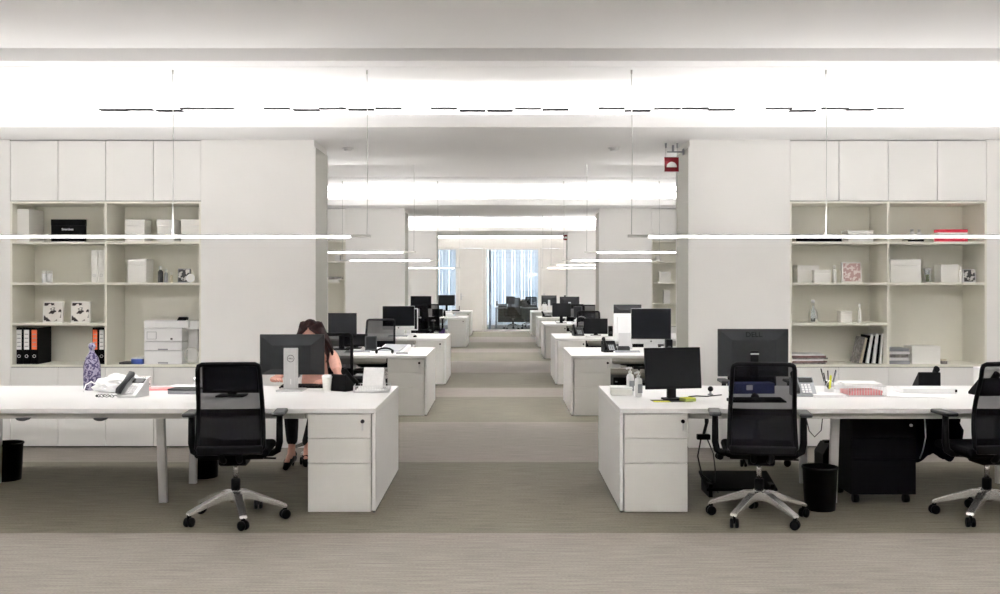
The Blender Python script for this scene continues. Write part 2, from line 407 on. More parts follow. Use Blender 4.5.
# ------------------------------------------------------------------ built-in joinery in the partitions
SH = (0.82, 1.235, 1.636, 2.042, 2.423)
def joinery(s, k):
    d = D0+BAY*k
    n0, n1 = (NX1, NX0) if s < 0 else (RX0, RX1)
    xa, xb = (-n1, -n0) if s < 0 else (n0, n1)
    side = 'left' if s < 0 else 'right'
    where = ('in the %s front partition' if k == 0 else 'in the %s second partition') % side
    xm = (xa+xb)/2
    if k == 1: pass
    # open shelf unit
    t = thing('bookshelf', 'white open shelf unit built %s' % where, 'shelf', (xm, d, 0.80), 0)
    def L(mb, name, mt=M['shelf']):
        return mb.build(name, mt, t, (-xm, -d, -0.80))
    L(bx(xa, xa+0.02, d+0.003, d+0.5, 0.80, 2.44), 'side_panel'); L(bx(xb-0.02, xb, d+0.003, d+0.5, 0.80, 2.44), 'side_panel')
    L(bx(xa+0.02, xb-0.02, d+0.48, d+0.5, 0.82, 2.42), 'back_panel')
    L(bx(xa+0.02, xb-0.02, d+0.003, d+0.5, 2.42, 2.44), 'top_panel'); L(bx(xa+0.02, xb-0.02, d+0.003, d+0.48, 0.80, 0.82), 'bottom_panel')
    L(bx(xm-0.011, xm+0.011, d+0.003, d+0.48, 0.82, 2.42), 'divider')
    for i, z in enumerate(SH[1:4]):
        L(bx(xa+0.02, xm-0.011, d+0.006, d+0.48, z-0.024, z, bev=0.002), 'shelf_board')
        if i > 0 : L(bx(xm+0.011, xb-0.02, d+0.006, d+0.48, z-0.024, z, bev=0.002), 'shelf_board')
    # wall cabinets above and base cabinets below: two two-door units each
    for zz, z0, z1, nm, word in ((0, 2.443, 3.045, 'wall_cabinet', 'over'), (1, 0.004, 0.797, 'base_cabinet', 'under')):
        for u in range(2):
            a = xa if u == 0 else xm; b_ = xm if u == 0 else xb
            near = (u == 1) if s < 0 else (u == 0)
            c = thing(nm, 'white cabinet %s the shelves %s, half %s the aisle' % (word, where, 'near' if near else 'far from'), 'cabinet', ((a+b_)/2, d, z0))
            ox = (-(a+b_)/2, -d, -z0)
            bx(a, b_, d+0.024, d+0.5, z0, z1).build('body', M['gap'], c, ox)
            for v in range(2):
                p = a+(b_-a)*v/2; q = a+(b_-a)*(v+1)/2
                dr = bx(p+0.003, q-0.003, d+0.003, d+0.022, z0+(0.012 if zz else 0.004), z1-0.004, bev=0.002).build('door', M['cab'], c, ox)
    return t
for s in (-1, 1):
    for k in range(2): joinery(s, k)

# ------------------------------------------------------------------ pendants, vents, detectors, signs
def pendant(xe, s, length, d, label, wires, z=2.02):
    x0, x1 = (xe-length, xe) if s < 0 else (xe, xe+length)
    t = thing('pendant_lamp', label, 'lamp', (xe, d, z), 0, 'linear pendant lamps over the desks')
    o = (-xe, -d, -z)
    q = 0.17
    bx(x0, x1, d-0.02, d+0.02, z+0.004, z+0.014, bev=0.003).build('housing', M['housing'], t, o)
    bx(x0+q, x1-q, d-0.018, d+0.018, z-0.013, z+0.004, bev=0.003).build('diffuser', M['lamp'], t, o)
    bx(x0, x0+q-0.002, d-0.018, d+0.018, z-0.010, z+0.006).box(x1-q+0.002, x1, d-0.018, d+0.018, z-0.010, z+0.006).build('end_cap', M['housing'], t, o)
    l = bpy.data.lights.new('lamp_led', 'AREA'); l.shape = 'RECTANGLE'; l.size = x1-x0-2*q; l.size_y = 0.034
    l.energy = PENDANT_W_PER_M*(x1-x0); l.color = WARM; l.spread = R(140)
    lo = bpy.data.objects.new('lamp_led', l); C.objects.link(lo); lo.parent = t; lo.location = ((x0+x1)/2-xe, 0, -0.018)
    l = bpy.data.lights.new('lamp_uplight', 'AREA'); l.shape = 'RECTANGLE'; l.size = x1-x0-2*q; l.size_y = 0.03  # upward fill light added above each lamp to brighten the ceiling
    l.energy = CEILING_FILL_W_PER_M*(x1-x0); l.color = WARM
    lo = bpy.data.objects.new('lamp_uplight', l); C.objects.link(lo); lo.parent = t; lo.location = ((x0+x1)/2-xe, 0, 0.017); lo.rotation_euler = (PI, 0, 0)
    for wx in wires:
        MB().tube([(wx, d, z+0.014), (wx+0.006, d, (z+CZ)/2), (wx, d, CZ-0.035)], 0.003, 6).build('wire', M['wire'], t, o)
        MB().lathe([(0.007, 0), (0.008, 0.035)], (wx, d, CZ-0.035), 10).build('ceiling_mount', M['rail'], t, o)
    return t
rows = [(8.3, 4.9, 'front desks'), (12.7, 4.4, 'second row of desks'), (17.4, 1.72, 'third row of desks'), (21.9, 1.72, 'fourth row of desks'), (26.4, 4.4, 'fifth row of desks')]
for d, ln, word in rows:
    for s in (-1, 1):
        if s < 0 and 21 < d < 22: continue
        xe = -1.09 if s < 0 else 1.045
        n = 4 if ln > 4.5 else (3 if ln > 2 else 2)
        wires = [xe+s*(0.03+(ln-0.06)*i/(n-1)) for i in range(n)]
        pendant(xe, s, ln, d, 'lit linear pendant lamp over the %s, %s of the aisle' % (word, 'left' if s < 0 else 'right'), wires)

vent_words = ['outermost on the left', 'between the left end and the middle', 'over the middle of the aisle', 'between the middle and the right end', 'outermost on the right']
for k in range(3):
    d = 10.2+BAY*k
    for g in range(-2, 3):
        cx = -0.02+1.69*g
        if k == 2 and abs(g) > 1: continue
        t = thing('linear_vent', 'slot vent in the %s bay ceiling cove, %s' % (['front', 'second', 'third'][k], vent_words[g+2]), 'vent', (cx, d, CZ), 0, 'slot vents in the ceiling coves')
        for i in range(5):
            x = (i-2)*0.282
            dy = random.choice((-0.10, -0.03, 0.0, 0.04))
            bx(x-0.133, x+0.133, dy-0.045, dy+0.045, -0.014, 0.0, bev=0.001).build('slot', M['slot'], t)
for i, (px, lab) in enumerate(((348, 'small round white smoke detector on the soffit beside the left reveal'), (614, 'small round white smoke detector on the soffit near the red sign'))):
    x = px2x(px, 10.5)
    t = thing('smoke_detector', lab, 'detector', (x, 10.5, 3.05))
    MB().lathe([(0.05, -0.012), (0.062, -0.008), (0.065, 0.0)], (0, 0, 0), 24).build('base', M['wplas'], t)
    MB().lathe([(0.030, -0.034), (0.042, -0.028), (0.045, -0.012)], (0, 0, 0), 24).build('sensor_cap', M['wplas'], t)
def sign(x, d, z, sz, lab):
    t = thing('exit_alarm_sign', lab, 'sign', (x, d, z), 0, 'red ceiling signs')
    h = sz/2
    bx(-h-0.006, h+0.006, -0.004, 0.008, -h-0.006, h+0.006, bev=0.002).build('backing_plate', M['wplas'], t)
    bx(-h, h, -0.010, -0.002, -h, h, bev=0.002).build('face', M['signred'], t)
    pts = [(sz*0.36*math.cos(PI*i/20), -sz*0.20+sz*0.38*math.sin(PI*i/20)) for i in range(21)]
    MB().prism(pts, 'y', -0.013, -0.009).build('half_disc', M['wplas'], t)
    MB().tube([(-h*0.8, 0, h), (-h*0.8, 0, 3.05-z-0.04)], 0.002, 6).tube([(h*0.8, 0, h), (h*0.8, 0, 3.05-z-0.04)], 0.002, 6).build('hanging_wire', M['wire'], t)
    MB().lathe([(0.008, 0), (0.012, 0.05)], (-h*0.8, 0, 3.05-z-0.05), 8).lathe([(0.008, 0), (0.012, 0.05)], (h*0.8, 0, 3.05-z-0.05), 8).build('ceiling_stub', M['mgrey'], t)
    return t
sign(px2x(671.5, 10.15), 10.15, py2z(164.5, 10.15), 0.145, 'red square sign with white half disc hanging by the front partition')
sign(px2x(566, 28.5), 28.5, py2z(237.5, 28.5), 0.155, 'small red square sign with white half disc hanging deep in the office')
t = thing('door_closer', 'small grey metal bracket on the reveal above the red sign', 'bracket', (MX-0.006, 10.2, py2z(152, 10.2)))  # plain wall bracket next to the sign, no door hardware
MB().box(-0.17, 0, -0.012, 0.012, -0.006, 0.006).box(-0.12, -0.10, -0.01, 0.01, 0.006, 0.07).build('arm', M['mgrey'], t)
bx(-0.012, 0.0, -0.04, 0.04, -0.03, 0.03, bev=0.003).build('mounting_plate', M['mgrey'], t)

# ------------------------------------------------------------------ desk benches and pedestals
TOP = 0.74; BD = 1.58
ORD = ['first', 'second', 'third', 'fourth', 'fifth', 'sixth']
def bench(xe, d0, s, ndesk, row):
    side = 'left' if s < 0 else 'right'
    wd = 'white double desk bench, %s from the camera on the %s of the aisle' % (ORD[row], side)
    t = thing('desk_bench', wd, 'desk', (xe, d0, 0), 0, 'white desk benches along the aisle')
    def X(a, b_): return (min(s*a, s*b_), max(s*a, s*b_))
    W = 1.6*ndesk+0.03
    x0, x1 = X(0, W)
    bx(x0, x1, 0, BD, TOP-0.034, TOP, bev=0.002).build('desktop', M['lam'], t)
    a, b_ = X(0.001, 0.024)
    bx(a, b_, 0.002, BD-0.002, 0.015, TOP-0.036, bev=0.001).build('end_panel', M['lam'], t)
    bx(a+0.004, b_-0.004, 0.01, BD-0.01, 0.0, 0.015).build('plinth', M['gap'], t)
    a, b_ = X(0.51, W-0.02)
    bx(a, b_, 0.05, 0.09, TOP-0.078, TOP-0.036).build('rail', M['rail'], t)
    bx(a, b_, BD-0.09, BD-0.05, TOP-0.078, TOP-0.036).build('rail', M['rail'], t)
    a, b_ = X(0.6, W-0.1)
    bx(a, b_, BD/2-0.13, BD/2+0.13, TOP-0.16, TOP-0.15).box(a, b_, BD/2-0.13, BD/2-0.12, TOP-0.16, TOP-0.04).box(a, b_, BD/2+0.12, BD/2+0.13, TOP-0.16, TOP-0.04).build('cable_tray', M['rail'], t)
    for i in range(1, ndesk+1):
        c = s*(1.6*i+0.02 if i < ndesk else W-0.06)
        for y0, y1 in ((0.27, 0.34), (1.08, 1.05)):
            yb = y1; MB().prism([(y0-0.02, TOP-0.036), (y0+0.02, TOP-0.036), (yb+0.02, 0.0), (yb-0.02, 0.0)], 'x', c-0.03, c+0.03, bev=0.003).build('leg', M['alu'], t)
        bx(c-0.02, c+0.02, 0.09, BD-0.09, TOP-0.075, TOP-0.04).build('cross_beam', M['rail'], t)
    return t
def pedestal(xe, d0, s, row, facing=1):
    side = 'left' if s < 0 else 'right'
    t = thing('drawer_pedestal', 'white three-drawer pedestal under the aisle end of the %s bench on the %s' % (ORD[row], side), 'cabinet', (xe, d0, 0), 0, 'drawer pedestals at the aisle ends')
    a, b_ = (-0.482, -0.032) if s < 0 else (0.032, 0.482)
    bx(a, b_, 0.022, 0.74, 0.006, TOP-0.040).build('body', M['ped'], t)
    bx(a+0.01, b_-0.01, 0.03, 0.73, 0.0, 0.006).build('plinth', M['gap'], t)
    for i, (z0, z1) in enumerate(((0.006, 0.350), (0.356, 0.528), (0.532, 0.698))):
        dr = bx(a+0.001, b_-0.001, 0.002, 0.020, z0, z1, bev=0.0025).build('drawer', M['ped'], t)
        if i == 2:
            lx = b_-0.06 if s < 0 else b_-0.035
            MB().lathe([(0.014, 0), (0.014, 0.012)], (0, 0, 0), 14, mx=Matrix.Translation((lx, 0.002, 0.65)) @ Matrix.Rotation(PI/2, 4, 'X')).build('lock', M['black'], dr)
            MB().box(lx-0.006, lx+0.006, -0.012, -0.008, 0.585, 0.635, bev=0.002).build('key', M['alu'], dr)
    return t
BL = [(-0.898, 7.10, 4, 0), (-0.922, 12.25, 4, 1), (-0.898, 16.0, 4, 2), (-0.892, 25.3, 4, 4), (-0.95, 30.7, 4, 5)]
BR = [(0.837, 7.10, 4, 0), (0.848, 12.25, 4, 1), (0.856, 16.0, 4, 2), (0.90, 21.4, 4, 3), (0.91, 25.3, 4, 4), (0.90, 30.7, 3, 5)]
for xe, d0, n, r in BL:
    bench(xe, d0, -1, min(n, 3) if r > 0 else 3, r); pedestal(xe, d0, -1, r)
for xe, d0, n, r in BR:
    bench(xe, d0, 1, min(n, 3) if r > 0 else 3, r); pedestal(xe, d0, 1, r)

# ------------------------------------------------------------------ task chair
def make_chair(label, rz_base=0.0):
    t = thing('task_chair', label, 'chair', (0, 0, 0), 0, 'black task chairs')
    b = MB()
    for i in range(5):
        a = 2*PI*i/5; mx = Matrix.Rotation(a, 4, 'Z')
        prof = [(0.03, 0.20), (0.10, 0.195), (0.22, 0.150), (0.345, 0.098), (0.350, 0.080), (0.335, 0.078), (0.20, 0.118), (0.10, 0.145), (0.03, 0.14)]
        bb = bmesh.new()
        wd = lambda x: 0.030-0.045*x*0.33
        A = [bb.verts.new((p[0], -wd(p[0]), p[1])) for p in prof]; D = [bb.verts.new((p[0], wd(p[0]), p[1])) for p in prof]
        bb.faces.new(A); bb.faces.new(list(reversed(D)))
        for q in range(len(prof)): bb.faces.new((A[q], D[q], D[(q+1) % len(prof)], A[(q+1) % len(prof)]))
        bmesh.ops.recalc_face_normals(bb, faces=list(bb.faces))
        bmesh.ops.bevel(bb, geom=list(bb.edges), offset=0.004, segments=2, affect='EDGES')
        b._merge(bb, mx)
    b.lathe([(0.036, 0.125), (0.045, 0.135), (0.045, 0.195), (0.034, 0.21)], seg=20)
    base = b.build('star_base', M['chrome'], t); base.rotation_euler = (0, 0, rz_base)
    for i in range(5):
        a = 2*PI*i/5; c = MB(); mx = Matrix.Translation((0.335*math.cos(a), 0.335*math.sin(a), 0.033)) @ Matrix.Rotation(a+0.6, 4, 'Z')
        for sy in (-1, 1):
            c.lathe([(0.020, -0.012), (0.031, -0.010), (0.033, 0), (0.031, 0.010), (0.020, 0.012)], (0, 0, 0), 18, mx=mx @ Matrix.Translation((0, sy*0.017, 0)) @ Matrix.Rotation(PI/2, 4, 'X'))
        c.box(-0.012, 0.012, -0.008, 0.008, 0.0, 0.05, mx=mx)
        c.build('caster', M['black'], base)
    MB().lathe([(0.032, 0.20), (0.032, 0.275), (0.026, 0.285)], seg=18).build('column_cover', M['black'], t)
    MB().lathe([(0.017, 0.28), (0.017, 0.41)], seg=16).build('gas_column', M['chrome'], t)
    mech = MB().prism([(-0.17, 0.405), (-0.10, 0.385), (0.08, 0.385), (0.14, 0.43), (0.14, 0.455), (-0.17, 0.455)], 'x', -0.09, 0.09, bev=0.012).build('mechanism', M['black'], t)
    MB().tube([(0.09, 0.03, 0.42), (0.20, 0.03, 0.415), (0.27, 0.03, 0.412)], 0.007).build('lever', M['black'], mech)
    # seat
    def seat(u, v):
        return None
    s = MB(); s.box(-0.245, 0.245, -0.21, 0.27, 0.455, 0.515, bev=0.028, seg=3); s.build('seat', M['fabric'], t)
    bx(-0.21, 0.21, -0.17, 0.22, 0.44, 0.458, bev=0.008).build('seat_shell', M['black'], t)
    # back: y is negative (the sitter faces +Y)
    def bw(z): # half width
        q = (z-0.50)/0.60; return 0.219-0.020*q
    def by(z):
        q = (z-0.50)/0.60; return -0.245+0.045*math.sin(min(1, q*1.25)*PI)-0.055*q*q
    pts = []
    zs = [0.535+0.0525*i for i in range(11)]
    right = [(bw(z), by(z), z) for z in zs]
    top = [(bw(1.06)-0.006, by(1.08), 1.084), (bw(1.06)-0.028, by(1.09), 1.094), (0.09, by(1.09)-0.004, 1.096), (-0.09, by(1.09)-0.004, 1.096), (-bw(1.06)+0.028, by(1.09), 1.094), (-bw(1.06)+0.006, by(1.08), 1.084)]
    left = [(-x, y, z) for x, y, z in reversed(right)]
    bot = [(-bw(.53)+0.015, by(.52), 0.515), (-bw(.53)+0.06, by(.51), 0.502), (0, by(.5)-0.01, 0.498), (bw(.53)-0.06, by(.51), 0.502), (bw(.53)-0.015, by(.52), 0.515)]
    fr = MB().tube(right+top+left+bot, 0.0155, 8, closed=True)
    fr.box(-0.215, 0.215, -0.265, -0.238, 0.488, 0.548, bev=0.010)
    fr.tube([(-0.06, -0.25, 0.50), (-0.055, -0.21, 0.445), (-0.05, -0.14, 0.425)], 0.022).tube([(0.06, -0.25, 0.50), (0.055, -0.21, 0.445), (0.05, -0.14, 0.425)], 0.022)
    bf = fr.build('back_frame', M['black'], t)
    def mf(u, v):
        z = 0.52+0.57*v; x = (2*u-1)*(bw(z)-0.004); return Vector((x, by(z)-0.018*(1-(2*u-1)**2)+0.004, z))
    MB().grid(mf, 10, 16).build('back_mesh', M['net'], bf)
    def lw(u, v):
        z = 0.515+0.23*v; x = (2*u-1)*(bw(z)-0.006); return Vector((x, by(z)-0.018*(1-(2*u-1)**2)+0.010, z))
    MB().grid(lw, 10, 8).build('lower_mesh', M['net'], bf)
    def lf(u, v):
        z = 0.745+0.045*v; x = (2*u-1)*(bw(z)-0.006); return Vector((x, by(z)-0.018*(1-(2*u-1)**2)+0.012, z))
    MB().grid(lf, 10, 3).build('lumbar_band', M['fabric'], bf)
    for sx in (-1, 1):
        p = MB().tube([(sx*0.17, 0.0, 0.45), (sx*0.25, 0.0, 0.455), (sx*0.285, 0.0, 0.475), (sx*0.297, 0.0, 0.53), (sx*0.297, 0.0, 0.72)], [0.018, 0.018, 0.019, 0.019, 0.017], 10, flat=1.3).build('armrest', M['black'], t)
        MB().box(sx*0.30-0.042, sx*0.30+0.042, -0.11, 0.13, 0.722, 0.750, bev=0.010).build('arm_pad', M['dgrey'], p)
    return t
chair0 = make_chair('black mesh task chair in front of the left front bench, seen from behind')
_used = []
def chair(x, y, rz, label, base=0.0):
    if not _used:
        c = chair0; c.location = (x, y, 0); c.rotation_euler = (0, 0, rz); c['label'] = label; _used.append(1)
    else:
        c = dup(chair0, label=label, loc=(x, y, 0), rz=rz)
    for ch in c.children:
        if ch.name.startswith('star_base'): ch.rotation_euler = (0, 0, base-rz)
    return c
chair(-1.838, 6.904, R(6), 'black mesh task chair in front of the left front bench, seen from behind', R(-67))
chair(1.775, 6.904, R(-9), 'black mesh task chair at the right front bench, beside its white drawer pedestal', R(-61))
chair(3.36, 6.93, R(4), 'black mesh task chair at the right edge of the photo, arm before the dark cabinet', R(-61))

# ------------------------------------------------------------------ screens
def monitor(name, label, x, y, rz, wd, ht, zb_=0.12, tilt=0, scr='screen', hous='black', neck='black', base=(0.24, 0.18), cat='monitor', group='computer monitors', bezel=0.014, shaped=True):
    t = thing(name, label, cat, (x, y, TOP), rz, group)
    T = Matrix.Translation((0, 0, zb_)) @ Matrix.Rotation(R(tilt), 4, 'X')
    m = MB()
    m.box(-wd/2, wd/2, -0.012, 0.012, 0, ht, bev=0.004, mx=T)
    if shaped:   # raised, chamfered back
        b = bmesh.new(); i1, i2 = 0.006, min(0.11, wd*0.2)
        o_ = [(-wd/2+i1, 0.012, i1), (wd/2-i1, 0.012, i1), (wd/2-i1, 0.012, ht-i1), (-wd/2+i1, 0.012, ht-i1)]
        n_ = [(-wd/2+i2, 0.045, 0.05), (wd/2-i2, 0.045, 0.05), (wd/2-i2, 0.045, ht-0.09), (-wd/2+i2, 0.045, ht-0.09)]
        A = [b.verts.new(p) for p in o_]; D = [b.verts.new(p) for p in n_]
        b.faces.new(A); b.faces.new(D)
        for q in range(4): b.faces.new((A[q], A[(q+1) % 4], D[(q+1) % 4], D[q]))
        m._merge(b, T)
    h = m.build('housing', M[hous], t)
    MB().box(-wd/2+bezel, wd/2-bezel, -0.0135, -0.0118, bezel+0.006, ht-bezel, mx=T).build('screen', M[scr], h)
    MB().box(-0.035, 0.035, 0.03, 0.062, 0.012, zb_+ht*0.55, bev=0.006).build('neck', M[neck], t)
    MB().box(-base[0]/2, base[0]/2, -base[1]/2+0.03, base[1]/2+0.03, 0, 0.014, bev=0.006).build('foot', M[neck], t)
    return t
def imac(label, x, y, rz, wd=0.53, ht=0.37):
    t = thing('all_in_one_computer', label, 'computer', (x, y, TOP), rz, 'silver all-in-one computers')
    z0 = 0.10
    h = MB().box(-wd/2, wd/2, -0.010, 0.010, z0, z0+ht+0.06, bev=0.005)
    h.prism([(-wd/2+0.05, z0+0.03), (wd/2-0.05, z0+0.03), (wd/2-0.05, z0+ht+0.02), (-wd/2+0.05, z0+ht+0.02)], 'y', 0.008, 0.028, bev=0.009)
    h = h.build('housing', M['alu'], t)
    MB().box(-wd/2+0.004, wd/2-0.004, -0.0125, -0.0095, z0+0.062, z0+ht+0.056).build('screen', M['screen'], h)
    MB().lathe([(0.012, 0), (0.012, 0.002)], (0, 0, 0), 12, mx=Matrix.Translation((0, -0.010, z0+0.032)) @ Matrix.Rotation(PI/2, 4, 'X')).build('emblem', M['dgrey'], h)
    MB().prism([(0.012, z0+0.12), (0.03, z0+0.12), (0.075, 0.012), (0.075, 0.0), (-0.09, 0.0), (-0.09, 0.008), (0.05, 0.012)], 'x', -0.09, 0.09, bev=0.002).build('stand', M['alu'], t)
    return t
def laptop(label, x, y, rz, wd=0.36, dp=0.24, scr='screen'):
    t = thing('laptop', label, 'laptop', (x, y, TOP), rz)
    MB().box(-wd/2, wd/2, -dp/2, dp/2, 0.0, 0.018, bev=0.005).build('keyboard_base', M['dgrey'], t)
    T = Matrix.Translation((0, dp/2, 0.016)) @ Matrix.Rotation(R(-15), 4, 'X')
    l = MB().box(-wd/2, wd/2, 0.0, 0.009, 0, dp, bev=0.003, mx=T).build('lid', M['black'], t)
    MB().box(-wd/2+0.012, wd/2-0.012, -0.002, 0.0, 0.014, dp-0.012, mx=T).build('screen', M[scr], l)
    return t
def keyboard(label, x, y, rz, mt='wplas', wd=0.43):
    t = thing('keyboard', label, 'keyboard', (x, y, TOP), rz, 'keyboards on the desks')
    MB().prism([(-0.065, 0), (0.065, 0), (0.065, 0.022), (-0.065, 0.010)], 'x', -wd/2, wd/2, bev=0.003).build('body', M[mt], t)
    k = MB()
    for r in range(5):
        n = 15
        for c in range(n):
            xx = -wd/2+0.014+(wd-0.028)*(c+0.5)/n; yy = -0.05+0.024*r; zz = 0.012+0.012*(r+0.5)/5+0.001
            k.box(xx-0.011, xx+0.011, yy-0.009, yy+0.009, zz-0.004, zz+0.005)
    k.build('keys', M['mgrey' if mt == 'wplas' else 'black'], t)
    return t
def mouse(label, x, y, rz=0.0, mt='black'):
    t = thing('computer_mouse', label, 'mouse', (x, y, TOP), rz, 'computer mice')
    MB().ball((0, 0, 0.004), 0.05, (0.62, 1.1, 0.62), 16).build('body', M[mt], t)
    bx(-0.004, 0.004, 0.02, 0.042, 0.028, 0.036, bev=0.002).build('wheel', M['dgrey'], t)
    for o in t.children:
        if o.name.startswith('body'):
            for v in o.data.vertices: v.co.z = max(0.0, v.co.z)
    return t
def phone(label, x, y, rz, mt='black', face='black', keys='mgrey', cord=True, sc_=1.0):
    t = thing('desk_phone', label, 'phone', (x, y, TOP), rz, 'desk phones')
    b = MB().prism([(-0.085, 0.0), (0.085, 0.0), (0.085, 0.135), (0.072, 0.142), (-0.085, 0.020)], 'x', -0.085, 0.095, bev=0.005).build('body', M[face], t)
    T = Matrix.Translation((0, -0.006, 0.0815)) @ Matrix.Rotation(math.atan2(0.122, 0.157), 4, 'X')
    k = MB()
    for r in range(4):
        for c in range(3): k.box(-0.012+0.026*c, 0.006+0.026*c, -0.085+0.026*r, -0.068+0.026*r, -0.002, 0.006, mx=T)
    k.build('keypad', M[keys], b)
    MB().box(-0.02, 0.085, 0.035, 0.085, -0.002, 0.005, mx=T).build('display', M['screen'], b)
    h = MB().tube([(-0.058, -0.098, 0.03), (-0.058, -0.088, 0.056), (-0.058, -0.010, 0.112), (-0.058, 0.062, 0.168), (-0.058, 0.085, 0.162)], [0.020, 0.024, 0.017, 0.024, 0.020], 10, flat=1.2).build('handset', M[mt], t)
    if cord:
        pts = []
        for i in range(60):
            q = i/59; a = q*2*PI*12
            cx = -0.07-0.18*math.sin(q*PI)*0.9; cy = -0.11-0.03*q
            pts.append((cx+0.006*math.cos(a), cy+0.03*math.sin(q*PI*2)+0.004, 0.011+0.006*math.sin(a)))
        MB().tube(pts, 0.0035, 5).build('cord', M['cable'], t)
    return t
def sheet(label, x, y, rz, wd=0.21, dp=0.297, n=3, mt='paper', h=None, name='paper_stack', group='papers on the desks'):
    t = thing(name, label, 'papers', (x, y, TOP), rz, group)
    for i in range(n):
        a = random.uniform(-5, 5); hh = (h or 0.006)/n
        MB().box(-wd/2, wd/2, -dp/2, dp/2, 0, hh, mx=Matrix.Translation((random.uniform(-.006, .006), random.uniform(-.006, .006), hh*i)) @ Matrix.Rotation(R(a), 4, 'Z')).build('sheet', M[mt], t)
    return t
def wire_tray(label, x, y, rz, wd=0.33, dp=0.25, ht=0.06, tiers=1):
    t = thing('wire_tray', label, 'tray', (x, y, TOP), rz, 'white wire letter trays')
    m = MB(); r = 0.0022
    for k in range(tiers):
        z0 = 0.004+k*(ht+0.02)
        for z in (z0, z0+ht):
            m.tube([(-wd/2, -dp/2, z), (wd/2, -dp/2, z), (wd/2, dp/2, z), (-wd/2, dp/2, z)], r*1.4, 5, closed=True)
        n = 14
        for i in range(n+1):
            xx = -wd/2+wd*i/n
            m.tube([(xx, -dp/2, z0+ht), (xx, -dp/2, z0), (xx, dp/2, z0), (xx, dp/2, z0+ht)], r, 4)
        for i in range(1, 9):
            yy = -dp/2+dp*i/9
            m.tube([(-wd/2, yy, z0+ht), (-wd/2, yy, z0), (wd/2, yy, z0), (wd/2, yy, z0+ht)], r, 4)
    m.build('wire_basket', M['steelw'], t)
    return t
def bin_(label, x, y):
    t = thing('waste_bin', label, 'bin', (x, y, 0), 0, 'black waste bins')
    MB().lathe([(0.105, 0.0), (0.108, 0.004), (0.122, 0.30), (0.126, 0.302), (0.126, 0.310), (0.119, 0.310), (0.105, 0.01), (0.0005, 0.008)], seg=32).build('body', M['black'], t)
    MB().lathe([(0.1265, 0.294), (0.129, 0.298), (0.129, 0.306), (0.1265, 0.311)], seg=32, caps=False).build('rim', M['black'], t)
    return t
def pump_bottle(label, x, y, h=0.16):
    t = thing('pump_bottle', label, 'bottle', (x, y, TOP), random.uniform(-0.4, 0.4), 'white pump bottles')
    MB().lathe([(0.027, 0), (0.030, 0.004), (0.030, h*0.62), (0.026, h*0.70), (0.012, h*0.74), (0.012, h*0.78)], seg=20).build('body', M['wplas'], t)
    MB().lathe([(0.014, h*0.77), (0.014, h*0.84), (0.005, h*0.85), (0.005, h*0.93)], seg=14).tube([(0.01, 0, h*0.94), (-0.012, 0, h*0.95), (-0.035, 0, h*0.91)], 0.007, 8).build('pump', M['wplas'], t)
    bx(-0.02, 0.02, -0.0312, -0.0295, 0.03, h*0.5).build('label_patch', M['mgrey'], t)
    return t

# ================= left front bench
x = px2x(293, 8.35)
t = monitor('computer_monitor', 'dark monitor with silver stand, its back to us, in front of the woman', x, 8.32, R(180), 0.535, 0.335, 0.13, 0, neck='alu', hous='mback', base=(0.22, 0.20), shaped=True)
# tall silver stand seen from behind with round logo and cable hole
MB().box(-0.06, 0.06, 0.046, 0.060, 0.012, 0.355, bev=0.004).build('stand_cover', M['alu'], t)
ring = MB().tube([(0.028*math.cos(a*PI/12), 0.0615, 0.268+0.028*math.sin(a*PI/12)) for a in range(24)], 0.0025, 5, closed=True).build('logo_ring', M['black'], t)
tm = text_mb('DELL', 0.017, 0.0006, 0.0004); bmesh.ops.transform(tm.bm, matrix=Matrix.Translation((0, 0.0615, 0.268)) @ Matrix.Rotation(PI, 4, 'Z'), verts=list(tm.bm.verts)); tm.build('logo_lettering', M['black'], t)
hole = MB().lathe([(0.027, 0), (0.027, 0.002)], (0, 0, 0), 20, mx=Matrix.Translation((0, 0.0595, 0.075)) @ Matrix.Rotation(-PI/2, 4, 'X')).build('cable_hole', M['black'], t)
MB().box(-0.004, 0.004, 0.061, 0.064, 0.055, 0.10).build('cable_clip', M['wplas'], hole)
monitor('computer_monitor', 'black monitor facing the empty chair on the left front bench', px2x(232, 7.95), 7.92, R(3), 0.50, 0.255, 0.02, 4, base=(0.2, 0.16), zb_=0.035) if False else None
monitor('computer_monitor', 'low black monitor standing behind the left task chair', px2x(231, 7.85), 7.85, R(2), 0.44, 0.23, 0.03, 3, scr='screen', base=(0.22, 0.18))
keyboard('dark keyboard on the far desk behind the silver monitor stand', px2x(305, 8.52), 8.53, 0, 'black', 0.42)
sheet('white papers under the hands of the woman behind the monitor', px2x(325, 8.5), 8.56, R(8), 0.30, 0.15, 3)
t = thing('paper_cup', 'white paper cup with lid beside the monitor on the left front bench', 'cup', (px2x(327, 8.25), 8.25, TOP))
MB().lathe([(0.030, 0), (0.031, 0.003), (0.041, 0.115)], seg=20).build('body', M['boxw'], t)
MB().lathe([(0.044, 0.113), (0.044, 0.121), (0.038, 0.124), (0.037, 0.134), (0.02, 0.135)], seg=20).build('lid', M['wplas'], t)
phone('black desk phone between the paper cup and the wire tray', px2x(343, 8.25), 8.3, R(150), cord=False)
tr = wire_tray('white wire tray with a folded calendar on the left front bench corner', px2x(372, 8.22), 8.24, R(4), 0.29, 0.22, 0.05)
t = thing('desk_calendar', 'white tent calendar standing in the wire tray on the left front bench', 'calendar', (px2x(374, 8.25), 8.26, TOP+0.012), R(-8))
MB().box(-0.085, 0.085, -0.002, 0.002, 0, 0.19, mx=Matrix.Translation((0, -0.06, 0)) @ Matrix.Rotation(R(-17), 4, 'X')).build('front_leaf', M['paper'], t)
